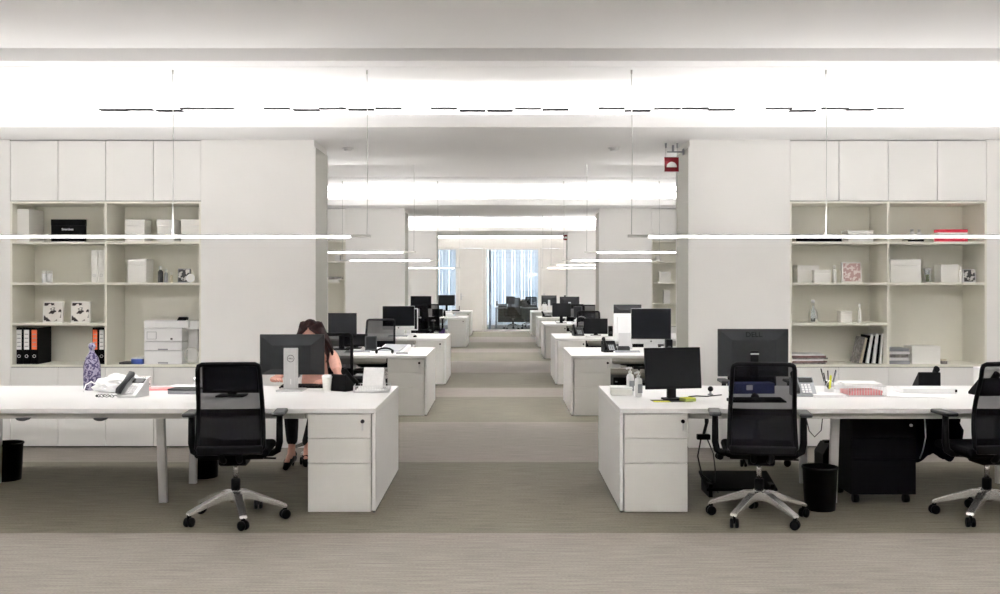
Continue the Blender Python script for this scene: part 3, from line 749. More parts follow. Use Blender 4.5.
MB().box(-0.085, 0.085, -0.002, 0.002, 0, 0.19, mx=Matrix.Translation((0, 0.06, 0)) @ Matrix.Rotation(R(17), 4, 'X')).build('rear_leaf', M['paper'], t)
sheet('stack of white papers lying in the wire tray with the calendar', px2x(372, 8.22), 8.22, R(3), 0.25, 0.19, 3, h=0.012).location.z = TOP+0.008
phone('silver and black desk phone with coiled cord, near the left end of the front bench', px2x(131, 7.85), 7.88, R(-16), mt='dgrey', face='alu', keys='wplas')
# wrapped bottle
t = thing('wrapped_bottle', 'tall bottle in purple floral wrap on the left front bench', 'bottle', (px2x(92, 8.35), 8.35, TOP))
MB().lathe([(0.060, 0), (0.066, 0.01), (0.070, 0.10), (0.068, 0.20), (0.050, 0.27), (0.022, 0.31), (0.018, 0.33)], seg=20).build('body', M['floral'], t)
MB().lathe([(0.017, 0.325), (0.030, 0.36), (0.024, 0.385), (0.012, 0.392)], seg=14).build('tied_neck', M['floral'], t)
# crumpled bag
bmx = bmesh.new(); bmesh.ops.create_icosphere(bmx, subdivisions=4, radius=1.0)
rnd = random.Random(3)
from mathutils import noise as mnoise
for v in bmx.verts:
    n = mnoise.noise(v.co*2.2)*0.28+mnoise.noise(v.co*6.0)*0.12
    v.co = v.co*(1+n); v.co = Vector((v.co.x*0.20, v.co.y*0.14, max(0.0, v.co.z*0.085+0.055)))
t = thing('plastic_bag', 'crumpled white plastic bag beside the silver desk phone', 'bag', (px2x(119, 8.2), 8.22, TOP))
mbb = MB(); mbb.bm.free(); mbb.bm = bmx; mbb.build('bag_body', M['bagw'], t)
MB().tube([(-0.17, -0.02, 0.05), (-0.22, -0.04, 0.085), (-0.26, -0.05, 0.06), (-0.275, -0.06, 0.004)], 0.006, 6).build('handle_loop', M['bagw'], t)
t = sheet('spotted printed paper roll standing behind the white plastic bag', px2x(143, 8.45), 8.45, R(20), 0.12, 0.12, 1, 'spots', 0.10, name='printed_package')
sheet('pink papers spread on the left front bench', px2x(160, 8.36), 8.36, R(5), 0.30, 0.14, 3, 'pink', 0.016)
sheet('white papers behind the flat black box on the left front bench', px2x(186, 8.5), 8.5, R(-4), 0.26, 0.18, 3, h=0.02)
t = thing('flat_box', 'flat dark grey box lying beside the left task chair back', 'box', (px2x(186, 8.1), 8.1, TOP), R(-6))
bx(-0.12, 0.12, -0.08, 0.08, 0, 0.028, bev=0.004).build('body', M['mgrey'], t); bx(-0.121, 0.121, -0.081, 0.081, 0.028, 0.042, bev=0.004).build('lid', M['dgrey'], t)
t = thing('glass_tumbler', 'small clear tumbler at the far edge of the left front bench', 'glass', (px2x(197, 8.6), 8.6, TOP))
MB().lathe([(0.028, 0), (0.033, 0.085), (0.030, 0.085), (0.026, 0.008), (0.0005, 0.008)], seg=18).build('body', M['glass'], t)
for px in (26, 103):
    t = thing('cable_clip', 'small dark half round grip under the left front desktop, %s' % ('near the photo edge' if px < 50 else 'below the desk phone'), 'clip', (px2x(px, 7.17), 7.13, TOP-0.072), 0, 'dark grips under the left desktop')
    MB().prism([(0.045*math.cos(PI+PI*i/12), 0.018*math.sin(PI+PI*i/12)) for i in range(13)], 'y', -0.02, 0.015).build('grip', M['dgrey'], t)
    bx(-0.048, 0.048, -0.021, 0.016, 0.0, 0.003).build('flange', M['dgrey'], t)
bin_('black round waste bin under the far left end of the front bench', px2x(11.5, 8.37), 8.3)
bin_('black round waste bin on the floor behind the left task chair', px2x(203, 8.37), 8.42)

# ================= right front bench
monitor('computer_monitor', 'black monitor facing us on a black pad at the right front bench', px2x(674, 7.6), 7.62, R(12), 0.45, 0.315, 0.085, -6, scr='screen_grey', hous='black', base=(0.14, 0.12))
t = thing('desk_pad', 'black and yellow pad under the monitor on the right front bench', 'pad', (px2x(672, 7.55), 7.56, TOP-0.0005), R(4))
bx(-0.15, 0.15, -0.07, 0.09, 0, 0.0008).build('base_sheet', M['black'], t); bx(-0.145, -0.02, -0.065, 0.02, 0.0008, 0.0012).build('yellow_sheet', M['yellow'], t)
t = thing('sticky_note_block', 'yellow green block of notes by the monitor foot on the right front bench', 'notes', (px2x(686, 7.62), 7.55, TOP+0.001), R(20))
bx(-0.045, 0.045, -0.045, 0.045, 0, 0.022, bev=0.002).build('pad_block', M['green'], t); bx(-0.044, 0.044, -0.044, 0.044, 0.0225, 0.026).build('top_note', M['yellow'], t)
t = thing('tissue_box', 'flat white box at the aisle corner of the right front bench', 'box', (px2x(621, 8.0), 8.0, TOP), R(-3))
bx(-0.085, 0.085, -0.08, 0.08, 0, 0.05, bev=0.005).build('body', M['boxw'], t); bx(-0.087, 0.087, -0.082, 0.082, 0.05, 0.066, bev=0.005).build('lid', M['wplas'], t)
pump_bottle('taller white pump bottle beside the flat white box on the right front bench', px2x(631, 7.95), 8.0, 0.225)
pump_bottle('shorter white pump bottle next to the black monitor on the right front bench', px2x(638.5, 7.85), 7.86, 0.20)
t = monitor('computer_monitor', 'large dark monitor with lettering, its back to us, behind the right task chair', px2x(752, 8.35), 8.32, R(180), 0.585, 0.395, 0.115, 0, hous='mback', base=(0.25, 0.2))
tm = text_mb('DELL', 0.062, 0.001, 0.0012); bmesh.ops.transform(tm.bm, matrix=Matrix.Translation((0.0, 0.0305, 0.115+0.395-0.048)) @ Matrix.Rotation(PI, 4, 'Z') @ Matrix.Rotation(R(-21), 4, 'X'), verts=list(tm.bm.verts))
tm.build('lettering', M['black'], t)
MB().box(-0.034, 0.034, 0.046, 0.066, 0.30, 0.312).build('neck_cap', M['alu'], t)
# things seen through the right chair's net
t = thing('keyboard_carton', 'dark blue carton lying on the bench behind the right chair back', 'box', (px2x(752, 8.1), 8.12, TOP), R(2))
bx(-0.17, 0.17, -0.07, 0.07, 0, 0.085, bev=0.003).build('body', mat('navy_carton', (0.02, 0.03, 0.13), 0.5, noise=(0.3, 12)), t)
bx(-0.06, -0.01, -0.0715, -0.0695, 0.03, 0.07).build('white_patch', M['paper'], t)
mouse('black mouse on the desk seen through the right chair back', px2x(756, 7.75), 7.78)
keyboard('black keyboard along the desk edge seen through the right chair back', px2x(757, 7.5), 7.52, 0, 'black', 0.42)
t = thing('webcam', 'small black webcam on a clip lying near the black monitor', 'webcam', (px2x(711, 7.95), 7.97, TOP))
MB().lathe([(0.022, 0), (0.024, 0.006), (0.010, 0.012), (0.008, 0.03)], seg=14).build('stand', M['mgrey'], t); MB().ball((0, 0, 0.048), 0.022, seg=14).build('camera_head', M['black'], t)
o = MB().tube([(px2x(690, 7.75), 7.8, TOP+0.006), (px2x(698, 7.8), 7.85, TOP+0.006), (px2x(707, 7.8), 7.82, TOP+0.006), (px2x(722, 7.9), 7.92, TOP+0.006)], 0.005, 6).build('monitor_cable', M['cable']); tag(o, 'black cable lying on the right front desktop beside the monitor', 'cable')
phone('grey desk phone beside the right task chair on the front bench', px2x(803, 7.9), 7.92, R(-4), mt='dgrey', face='mgrey', keys='wplas', cord=False)
sheet('white booklet in front of the pen cup on the right front bench', px2x(828, 7.85), 7.87, R(3), 0.24, 0.18, 3, h=0.022)
t = thing('pen_cup', 'clear cup full of pens with a yellow highlighter, right front bench', 'cup', (px2x(829, 8.2), 8.2, TOP), 0)
MB().lathe([(0.036, 0), (0.040, 0.09), (0.037, 0.09), (0.033, 0.005), (0.0005, 0.005)], seg=18).build('cup_body', M['glass'], t)
for i, (a, ln, mt) in enumerate(((0.3, 0.17, 'black'), (1.4, 0.16, 'navy'), (2.6, 0.18, 'black'), (3.7, 0.15, 'navy'), (4.6, 0.13, 'yellow'), (5.5, 0.17, 'mgrey'))):
    p = thing('pen', ['black pen leaning in the pen cup, front', 'dark navy pen at the rear of the pen cup', 'longest black pen in the pen cup', 'dark navy pen leaning left in the pen cup', 'short yellow green highlighter in the pen cup', 'grey pen in the pen cup'][i], 'pen', (px2x(829, 8.2)+0.02*math.cos(a), 8.2+0.02*math.sin(a), TOP+0.008), 0, 'pens in the cup')
    tip = Vector((0.045*math.cos(a), 0.045*math.sin(a), ln))
    r_ = 0.009 if mt == 'yellow' else 0.0045
    MB().tube([(0, 0, 0), tuple(tip*0.75)], r_, 8).build('barrel', M[mt], p); MB().tube([tuple(tip*0.75), tuple(tip)], r_*1.1, 8).build('cap', M[mt], p)
wire_tray('white wire tray holding papers and a pink folder on the right front bench', px2x(862, 7.95), 7.97, R(2), 0.30, 0.24, 0.075)
sheet('coral pink folder at the bottom of the wire tray on the right front bench', px2x(862, 7.95), 7.97, R(3), 0.26, 0.2, 2, 'pink', 0.035).location.z = TOP+0.008
sheet('white papers on top of the wire tray on the right front bench', px2x(860, 7.97), 7.99, R(-3), 0.29, 0.22, 3, h=0.016).location.z = TOP+0.085
sheet('stack of white paper beyond the pen cup against the far desk edge', px2x(848, 8.5), 8.48, R(3), 0.30, 0.2, 3, h=0.04)
sheet('loose white papers lying right of the pink folder tray', px2x(913, 7.9), 7.9, R(-10), 0.42, 0.26, 3, h=0.006)
t = thing('slim_device', 'flat white slab lying on the right front bench before the black phone', 'device', (px2x(925, 8.15), 8.17, TOP), R(-1))
bx(-0.215, 0.215, -0.12, 0.10, 0, 0.042, bev=0.004).build('body', M['wplas'], t); bx(0.20, 0.217, -0.122, -0.10, 0.012, 0.034).build('latch', M['black'], t)
phone('black desk phone behind the flat white slab on the right front bench', px2x(927, 8.5), 8.50, R(175), cord=False)
phone('black desk phone seen through the chair at the right photo edge', px2x(987, 7.95), 7.98, R(185), cord=False)
t = thing('carton', 'white open carton at the far right end of the front bench', 'box', (px2x(993, 8.55), 8.53, TOP), 0)
bx(-0.14, 0.14, -0.08, 0.08, 0, 0.15, bev=0.002).build('body', M['boxw'], t); bx(-0.142, 0.142, -0.082, 0.082, 0.15, 0.172, bev=0.003).build('lid', M['paper'], t)
bin_('black round waste bin standing beside the dark mobile cabinet', px2x(823, 7.15), 7.22)
# dark mobile pedestal
t = thing('mobile_pedestal', 'dark navy cabinet on casters under the right front bench', 'cabinet', (2.81, 7.36, 0))
mx0, mx1 = -0.235, 0.24
bx(mx0, mx1, 0.02, 0.46, 0.07, 0.64, bev=0.006).build('body', M['navy'], t)
for i, (z0, z1) in enumerate(((0.075, 0.33), (0.335, 0.485), (0.49, 0.635))):
    dr = bx(mx0+0.003, mx1-0.003, 0.0, 0.018, z0, z1, bev=0.003).build('drawer', M['navy'], t)
    if i == 2:
        MB().lathe([(0.011, 0), (0.011, 0.01)], (0, 0, 0), 12, mx=Matrix.Translation((mx1-0.04, 0.001, 0.585)) @ Matrix.Rotation(PI/2, 4, 'X')).build('lock', M['mgrey'], dr)
for cx, cy in ((mx0+0.05, 0.07), (mx1-0.05, 0.07), (mx0+0.05, 0.41), (mx1-0.05, 0.41)):
    MB().lathe([(0.03, -0.02), (0.032, 0), (0.03, 0.02)], (0, 0, 0), 14, mx=Matrix.Translation((cx, cy, 0.033)) @ Matrix.Rotation(PI/2, 4, 'Y')).box(cx-0.012, cx+0.012, cy-0.012, cy+0.012, 0.05, 0.072).build('caster', M['black'], t)
t = thing('tablet', 'thin grey tablet lying on top of the dark mobile cabinet', 'tablet', (2.80, 7.46, 0.64))
bx(-0.11, 0.11, -0.06, 0.12, 0, 0.012, bev=0.003).build('body', M['mgrey'], t); bx(-0.10, 0.10, -0.05, 0.11, 0.012, 0.0135).build('cover_panel', M['alu'], t)
# footrest and cables
t = thing('footrest', 'low black footrest on the floor behind the right task chair base', 'footrest', (px2x(742, 7.6), 7.75, 0))
MB().prism([(-0.16, 0.05), (0.16, 0.13), (0.16, 0.15), (-0.16, 0.07)], 'x', -0.27, 0.27, bev=0.005).build('platform', M['black'], t)
bx(-0.25, -0.22, -0.14, 0.15, 0, 0.10).build('support', M['black'], t); bx(0.22, 0.25, -0.14, 0.15, 0, 0.10).build('support', M['black'], t)
t = thing('power_strip', 'black power adapter hanging on cables beside the right drawer pedestal', 'adapter', (px2x(704, 7.6), 7.62, 0.46))
bx(-0.05, 0.05, -0.025, 0.025, -0.02, 0.02, bev=0.006).build('adapter_body', M['black'], t)
MB().tube([(0, 0, 0.02), (0.02, 0, 0.10), (0.02, 0.04, 0.246)], 0.010, 6).tube([(0.01, 0.01, 0.02), (0.035, 0, 0.12), (0.03, 0.05, 0.245)], 0.006, 6).build('upper_cable', M['cable'], t)
MB().tube([(-0.02, 0, -0.02), (-0.04, 0.02, -0.15), (0.0, 0.06, -0.30), (0.08, 0.1, -0.36), (0.14, 0.12, -0.452)], 0.006, 6).tube([(0.03, 0, -0.02), (0.08, 0.02, -0.13), (0.10, 0.05, -0.26), (0.10, 0.1, -0.452)], 0.005, 6).build('lower_cable', M['cable'], t)
o = MB().tube([(2.26, 7.5, 0.706), (2.31, 7.52, 0.52), (2.36, 7.55, 0.47), (2.41, 7.55, 0.52), (2.43, 7.55, 0.706)], 0.004, 6).build('hanging_cable', M['cable']); tag(o, 'thin black cable looping under the right front bench above the waste bin', 'cable')
o = MB().tube([(px2x(927, 7.2), 7.25, 0.706), (px2x(927, 7.2), 7.22, 0.52), (px2x(924, 7.2), 7.22, 0.42), (px2x(922, 7.2), 7.24, 0.36)], 0.005, 6).build('loose_cord', M['mgrey']); tag(o, 'thin grey cord hanging beside the dark coat under the right bench', 'cord')
t = thing('briefcase', 'black case standing on the floor by the leg behind the waste bin', 'case', (px2x(819, 8.4), 8.35, 0))
MB().prism([(-0.02, 0.0), (0.10, 0.0), (0.10, 0.30), (0.03, 0.30), (-0.02, 0.22)], 'y', -0.12, 0.12, bev=0.008).build('body', M['black'], t); bx(0.02, 0.08, -0.03, 0.03, 0.30, 0.32, bev=0.004).build('carry_handle', M['black'], t)

# far-side chairs at the front benches
chair(2.33, 9.15, R(178), 'black task chair on the far side of the right front bench, base seen under it', R(20))
t = thing('coat', 'dark navy coat hanging under the right front bench beside the dark cabinet', 'coat', (3.27, 7.62, 0))
cm = MB().grid(lambda u, v: Vector((-0.20+0.42*u+0.03*math.sin(v*6), 0.02*math.sin(u*14)+0.05*math.sin(v*3), 0.66-0.40*v+0.10*v*abs(2*u-1)-0.06*math.sin(u*9)*v)), 20, 14)
cm.grid(lambda u, v: Vector((-0.20+0.42*u+0.03*math.sin(v*6), 0.10+0.02*math.sin(u*14)+0.05*math.sin(v*3), 0.66-0.40*v+0.10*v*abs(2*u-1)-0.06*math.sin(u*9)*v)), 20, 14)
cm.build('coat_body', M['coat'], t)
MB().box(-0.02, 0.02, 0.03, 0.06, 0.64, 0.706).build('hook', M['black'], t)
MB().tube([(0.14, 0.05, 0.64), (0.20, 0.03, 0.50), (0.19, 0.04, 0.34)], [0.05, 0.06, 0.05], 10).build('sleeve', M['coat'], t)

# ================= shelf contents, front partition
DF = 9.99   # front plane of most items
def sxw(px): return px2x(px, DF)
def carton(px0, px1, h, z, label, dep=0.13, mt='boxw', d=DF, lid=True, cat='box', name='white_carton', group='cartons on the shelves'):
    x0, x1 = px2x(px0, d), px2x(px1, d); c = (x0+x1)/2
    t = thing(name, label, cat, (c, d, z), 0, group)
    hw = (x1-x0)/2
    bx(-hw, hw, 0, dep, 0, h*(0.72 if lid else 1), bev=0.003).build('body', M[mt], t)
    if lid: bx(-hw-0.0015, hw+0.0015, -0.002, dep+0.002, h*0.72, h, bev=0.003).build('lid', M[mt], t)
    return t
def binder(px0, px1, h, z, label, mt='black', lab='paper', d=DF, dep=0.30):
    x0, x1 = px2x(px0, d), px2x(px1, d); c = (x0+x1)/2; hw = (x1-x0)/2-0.001
    t = thing('ring_binder', label, 'binder', (c, d, z), 0, 'ring binders on the shelves')
    bx(-hw, hw, 0, dep, 0, h, bev=0.004).build('cover', M[mt], t)
    if lab:
        l = bx(-hw*0.72, hw*0.72, -0.0025, 0, h*0.40, h*0.94).build('spine_label', M[lab], t)
        for i in range(4): bx(-hw*0.5, hw*0.5, -0.0035, -0.0024, h*(0.48+0.11*i), h*(0.50+0.11*i)).build('label_line', M['mgrey'], l)
    MB().tube([(0.014*math.cos(a*PI/8), -0.002, h*0.22+0.014*math.sin(a*PI/8)) for a in range(16)], 0.003, 5, closed=True).build('finger_ring', M['alu'], t)
    bx(-hw+0.006, hw-0.006, 0.02, dep-0.01, h-0.012, h+0.001).build('page_block', M['pages'], t)
    return t
def book_flat(px0, px1, z, th, label, mt, d=DF, dep=0.24, rz=0.0):
    x0, x1 = px2x(px0, d), px2x(px1, d); c = (x0+x1)/2; hw = (x1-x0)/2
    t = thing('book', label, 'book', (c, d+dep/2, z), rz, 'books and magazines lying on the shelves')
    cv = MB().box(-hw, hw, -dep/2, dep/2, 0, 0.003).box(-hw, hw, -dep/2, dep/2, th-0.003, th).box(-hw, hw, -dep/2, -dep/2+0.003, 0, th).build('cover', M[mt], t)
    bx(-hw+0.004, hw-0.004, -dep/2+0.004, dep/2-0.004, 0.003, th-0.003).build('pages', M['pages'], t)
    return t
def frame_pic(px0, px1, h, z, label, pic='floralbw', d=DF, fm='boxw', group='small pictures on the shelves'):
    x0, x1 = px2x(px0, d), px2x(px1, d); c = (x0+x1)/2; hw = (x1-x0)/2
    t = thing('picture_block', label, 'picture', (c, d, z), 0, group)
    T = Matrix.Rotation(R(-6), 4, 'X')
    MB().box(-hw, hw, 0, 0.035, 0, h, bev=0.002, mx=T).build('frame', M[fm], t)
    MB().box(-hw*0.88, hw*0.88, -0.0025, 0.0, h*0.06, h*0.94, mx=T).build('print', M[pic], t)
    MB().box(-0.02, 0.02, 0.03, 0.09, 0, 0.006).build('strut', M[fm], t)
    return t
def small_bottle(px, h, z, label, r=0.022, mt='wplas', cap='alu', d=10.05, group='small bottles on the shelves'):
    t = thing('small_bottle', label, 'bottle', (px2x(px, d), d, z), 0, group)
    MB().lathe([(r*0.92, 0), (r, 0.004), (r, h*0.66), (r*0.55, h*0.74), (r*0.5, h*0.78)], seg=16).build('body', M[mt], t)
    MB().lathe([(r*0.6, h*0.77), (r*0.6, h*0.98), (r*0.5, h)], seg=14).build('cap', M[cap], t)
    return t
Z1, Z2, Z3, Z4 = SH[3], SH[2], SH[1], SH[0]
# --- left unit
carton(17, 29, 0.33, Z1, 'narrow tall white box at the far left of the top shelf', 0.32, lid=False, name='slim_box')
t = carton(51, 84.5, 0.225, Z1, 'black box with small white lettering on the left top shelf', 0.05, 'black')
tm = text_mb('Smartbox', 0.030, 0.0006, 0.0005); bmesh.ops.transform(tm.bm, matrix=Matrix.Translation((0, -0.003, 0.125)), verts=list(tm.bm.verts)); tm.build('lettering', M['paper'], t)
for i, (a, b_, lb) in enumerate(((125, 144.5, 'white square box on the left top shelf, nearest the divider'), (157, 174.5, 'white square box on the left top shelf, middle of three'), (181, 199, 'white square box on the left top shelf, against the side panel'))):
    carton(a, b_, 0.225, Z1, lb, 0.20)
for px, lb in ((44.5, 'small white candle jar on the left second shelf, outer one'), (50, 'small white candle jar on the left second shelf, inner one')):
    t = thing('candle_jar', lb, 'jar', (px2x(px, 10.05), 10.05, Z2), 0, 'white jars on the second shelf')
    MB().lathe([(0.022, 0), (0.025, 0.005), (0.025, 0.09)], seg=18).build('body', M['wplas'], t); MB().lathe([(0.026, 0.09), (0.026, 0.115), (0.02, 0.118)], seg=18).build('lid', M['boxw'], t)
binder(91, 97.8, 0.325, Z2, 'white binder beside the divider on the left second shelf, outer one', 'boxw', None)
binder(98, 104.6, 0.325, Z2, 'white binder touching the divider on the left second shelf', 'boxw', None)
carton(127.5, 146.5, 0.235, Z2, 'large white box beside the cosmetics on the left second shelf', 0.2)
small_bottle(160.5, 0.165, Z2, 'taller dark grey cosmetic bottle on the left second shelf', 0.026, 'dgrey', 'alu')
small_bottle(166, 0.135, Z2, 'slim grey cosmetic bottle with silver cap on the left second shelf', 0.020, 'mgrey', 'alu')
small_bottle(171.5, 0.10, Z2, 'shortest pale cosmetic bottle on the left second shelf', 0.015, 'beige', 'boxw')
frame_pic(177.5, 189.5, 0.14, Z2, 'small monochrome photo block on the left second shelf', 'photo', fm='mgrey')
t = thing('round_dish', 'round white dish leaning before the photo block on the left second shelf', 'dish', (px2x(190.5, 9.95), 9.955, Z2), 0)
TT = Matrix.Translation((0, 0.0, 0.042)) @ Matrix.Rotation(R(80), 4, 'X')
MB().lathe([(0.030, 0), (0.042, 0.008), (0.042, 0.012)], seg=24, mx=TT).build('body', M['wplas'], t); MB().lathe([(0.026, 0.012), (0.026, 0.0135)], seg=24, mx=TT).build('centre_disc', M['boxw'], t)
frame_pic(42.5, 62, 0.21, Z3, 'white block with dark flower print on the left third shelf, outer one')
frame_pic(70.5, 89.5, 0.21, Z3, 'white block with dark flower print on the left third shelf, inner one')
binder(15.5, 22.6, 0.365, Z4, 'black ring binder with white label, outermost on the left bottom shelf')
binder(23, 30.2, 0.365, Z4, 'black ring binder with white label beside the orange labelled one')
binder(30.6, 38, 0.365, Z4, 'black ring binder with orange label in the row of three', lab='orange')
binder(92, 98.2, 0.365, Z4, 'black ring binder with orange label near the divider', lab='orange')
binder(98.6, 104.6, 0.365, Z4, 'black ring binder with white label touching the divider')
book_flat(119, 133, Z4, 0.018, 'dark thin book lying beside the printer', 'dgrey', dep=0.2)
t = thing('blue_carton', 'small blue box beside the printer on the left bottom shelf', 'box', (px2x(136.5, 9.99), 9.99, Z4), 0)
bx(-0.055, 0.062, 0, 0.16, 0, 0.052, bev=0.003).build('body', M['blue'], t); bx(-0.056, 0.063, -0.001, 0.161, 0.052, 0.064, bev=0.003).build('lid', M['wplas'], t)
# printer
t = thing('printer', 'white laser printer with two paper drawers on the left bottom shelf', 'printer', (px2x(163, 9.97), 9.97, Z4))
PW = 0.19
bx(-PW, PW, 0.0, 0.36, 0.0, 0.135, bev=0.006).build('lower_tray', M['wplas'], t)
lt = bx(-PW, PW, -0.003, 0.36, 0.138, 0.225, bev=0.006).build('paper_drawer', M['wplas'], t)
bx(-0.05, 0.05, -0.007, -0.002, 0.142, 0.156, bev=0.003).build('drawer_grip', M['mgrey'], lt)
bx(-0.05, 0.05, -0.004, 0.002, 0.006, 0.022, bev=0.003).build('tray_grip', M['mgrey'], t)
bd = MB().box(-PW, PW, 0.0, 0.36, 0.228, 0.36, bev=0.006).box(PW, PW+0.15, 0.06, 0.34, 0.345, 0.43, bev=0.008).box(PW, PW+0.10, 0.18, 0.34, 0.0, 0.36, bev=0.004).build('main_body', M['wplas'], t)
bx(-PW+0.03, -PW+0.125, -0.002, 0.001, 0.25, 0.325).build('front_flap_outline', M['mgrey'], bd); bx(-PW+0.034, -PW+0.121, -0.003, 0.0, 0.254, 0.321).build('front_flap', M['wplas'], bd)
bx(PW-0.115, PW-0.095, -0.002, 0.002, 0.245, 0.262).build('power_button', M['dgrey'], bd)
MB().prism([(0.0, 0.362), (0.36, 0.362), (0.36, 0.43), (0.03, 0.44), (0.0, 0.425)], 'x', -PW, PW+0.06, bev=0.006).build('top_cover', M['wplas'], t)
MB().prism([(0.02, 0.436), (0.10, 0.436), (0.12, 0.462), (0.08, 0.470)], 'x', PW-0.06, PW+0.03, bev=0.003).build('control_panel', M['black'], t)
o = MB().tube([(px2x(187, 10.1)+0.07*math.cos(a/8*PI)*1.0+0.07, 10.03, Z4+0.09+0.075*math.sin(a/8*PI)) for a in range(-4, 13)]+[(px2x(189, 10.1), 10.06, Z4+0.006)], 0.006, 6).build('printer_cable', M['cablew']); tag(o, 'white cable loop hanging beside the printer', 'cable')
# --- right unit
book_flat(796, 842, Z1, 0.058, 'thick dark blue book lying on the right top shelf', 'navy', dep=0.28)
book_flat(806, 837, Z1+0.0585, 0.022, 'white magazine lying on the dark blue book', 'paper', dep=0.24)
carton(848, 873.5, 0.115, Z1, 'white flat carton beside the dark blue book on the right top shelf', 0.2)
t = book_flat(908, 924, Z1, 0.022, 'small dark book on the right top shelf beside the red box', 'black', dep=0.15)
small_bottle(912, 0.11, Z1+0.0225, 'small white jar standing on the small dark book, outer one', 0.026, d=10.07); small_bottle(919, 0.105, Z1+0.0225, 'small white jar standing on the small dark book, inner one', 0.026, d=10.07)
t = thing('red_box', 'red and white banded box on the right top shelf', 'box', (px2x(953, 9.99), 9.99, Z1), 0)
bx(-0.15, 0.15, 0, 0.1, 0, 0.042, bev=0.003).build('base_band', M['red'], t); bx(-0.148, 0.148, 0.002, 0.098, 0.042, 0.094).build('middle_band', M['paper'], t); bx(-0.15, 0.15, 0, 0.1, 0.094, 0.125, bev=0.003).build('lid', M['red'], t)
carton(797.5, 819, 0.175, Z2, 'white box at the outer end of the right second shelf', 0.16, d=10.08)
carton(814.5, 830.5, 0.125, Z2, 'smaller white box in front of another on the right second shelf', 0.08, d=9.96)
small_bottle(834.5, 0.175, Z2, 'slim pale bottle between boxes and picture on the right second shelf', 0.02, 'boxw', 'boxw')
frame_pic(842.5, 862, 0.205, Z2, 'pink and brown picture block on the right second shelf', 'pinkphoto')
carton(890.5, 921, 0.235, Z2, 'wide white box right of the divider on the second shelf', 0.2)
t = thing('small_vase', 'little glass vase with green liquid on the right second shelf', 'vase', (px2x(927.5, 10.02), 10.02, Z2), 0)
MB().lathe([(0.035, 0), (0.038, 0.004), (0.036, 0.11), (0.045, 0.14), (0.042, 0.14), (0.032, 0.10), (0.032, 0.012), (0.0005, 0.010)], seg=20).build('glass_body', M['glass'], t)
MB().lathe([(0.030, 0.014), (0.030, 0.08)], seg=18).build('green_filling', M['green'], t)
carton(941, 958.5, 0.18, Z2, 'white box beside the photo block on the right second shelf', 0.16, lid=False)
small_bottle(960.5, 0.16, Z2, 'slim pale bottle between white box and photo block, right second shelf', 0.016, 'boxw', 'boxw', d=9.98)
frame_pic(963.5, 976, 0.135, Z2, 'dark monochrome photo block on the right second shelf', 'photo', fm='wplas')
t = thing('glass_bottle', 'clear glass bottle on the right third shelf', 'bottle', (px2x(813, 10.05), 10.05, Z3), 0)
MB().lathe([(0.045, 0), (0.048, 0.006), (0.046, 0.10), (0.018, 0.15), (0.016, 0.20), (0.013, 0.20), (0.015, 0.15), (0.042, 0.095), (0.043, 0.01), (0.0005, 0.008)], seg=20).build('glass_body', M['glass'], t)
MB().lathe([(0.018, 0.20), (0.018, 0.225), (0.012, 0.228)], seg=14).build('stopper', M['wplas'], t)
carton(840.5, 852, 0.115, Z3, 'small white box on the right third shelf', 0.10)
small_bottle(859.5, 0.19, Z3, 'slim tall bottle beside the small white box on the right third shelf', 0.016, 'boxw', 'alu')
mg = [('mag1', 0.016, 790.5, 826), ('mag2', 0.014, 792, 827), ('paper', 0.018, 791, 823), ('mag1', 0.014, 793, 828), ('mag2', 0.02, 791, 826), ('paper', 0.014, 792, 825)]
mlab = ['lowest grey', 'second lowest red', 'third, white', 'fourth, grey', 'fifth, red', 'topmost white']
z = Z4
for (mt, th, a, b_), lw in zip(mg, mlab):
    book_flat(a, b_, z, th, 'magazine in the pile on the right bottom shelf, %s one' % lw, mt, dep=0.27, rz=R(random.uniform(-3, 3))); z += th+0.0005
# leaning row of books
lean = [('mag1', 0.020, 0.27), ('beige', 0.022, 0.26), ('black', 0.024, 0.285), ('paper', 0.030, 0.29), ('black', 0.012, 0.28), ('paper', 0.034, 0.295), ('black', 0.014, 0.29), ('paper', 0.026, 0.30)]
llab = ['leftmost, with mottled grey spine', 'thin beige, second from the left', 'black, third from the left', 'white, fourth from the left', 'thin black, between two white ones', 'thick white, sixth from the left', 'thin black, seventh from the left', 'rightmost, white']
xx = px2x(884.5, DF)
for (mt, th, h), lw in reversed(list(zip(lean, llab))):
    i = llab.index(lw); a = R(4+1.4*(7-i))
    t = thing('leaning_book', 'leaning book in the row on the right bottom shelf, %s' % lw, 'book', (xx, DF+0.12, Z4+0.001), 0, 'books leaning in the row')
    T = Matrix.Rotation(a, 4, 'Y') @ Matrix.Translation((-th, 0, 0))
    # the foot sits at x = -h sin(a) from the top; keep the top right edges stacked
    T = Matrix.Translation((-h*math.sin(a), 0, th*math.sin(a))) @ T
    MB().box(0, 0.003, -0.1, 0.1, 0, h, mx=T).box(th-0.003, th, -0.1, 0.1, 0, h, mx=T).box(0, th, -0.1, -0.097, 0, h, mx=T).build('cover', M[mt], t)
    MB().box(0.003, th-0.003, -0.096, 0.096, 0.003, h-0.004, mx=T).build('pages', M['pages'], t)
    xx -= th+0.0035
pl = ['bottom', 'second', 'third', 'fourth', 'top']
z = Z4
for i in range(5):
    th = [0.035, 0.03, 0.032, 0.028, 0.03][i]
    book_flat(889.5+(i % 2), 910-(i % 3), z, th, 'grey white document pack right of the divider, %s of the pile' % pl[i], ['mgrey', 'paper', 'mag1', 'paper', 'mgrey'][i], dep=0.26); z += th+0.0005
carton(912, 940.5, 0.18, Z4, 'wide white box on the right bottom shelf', 0.2)
t = thing('trinket', 'small dark brown trinket box on the right bottom shelf', 'box', (px2x(944.5, 10.0), 10.0, Z4), 0)
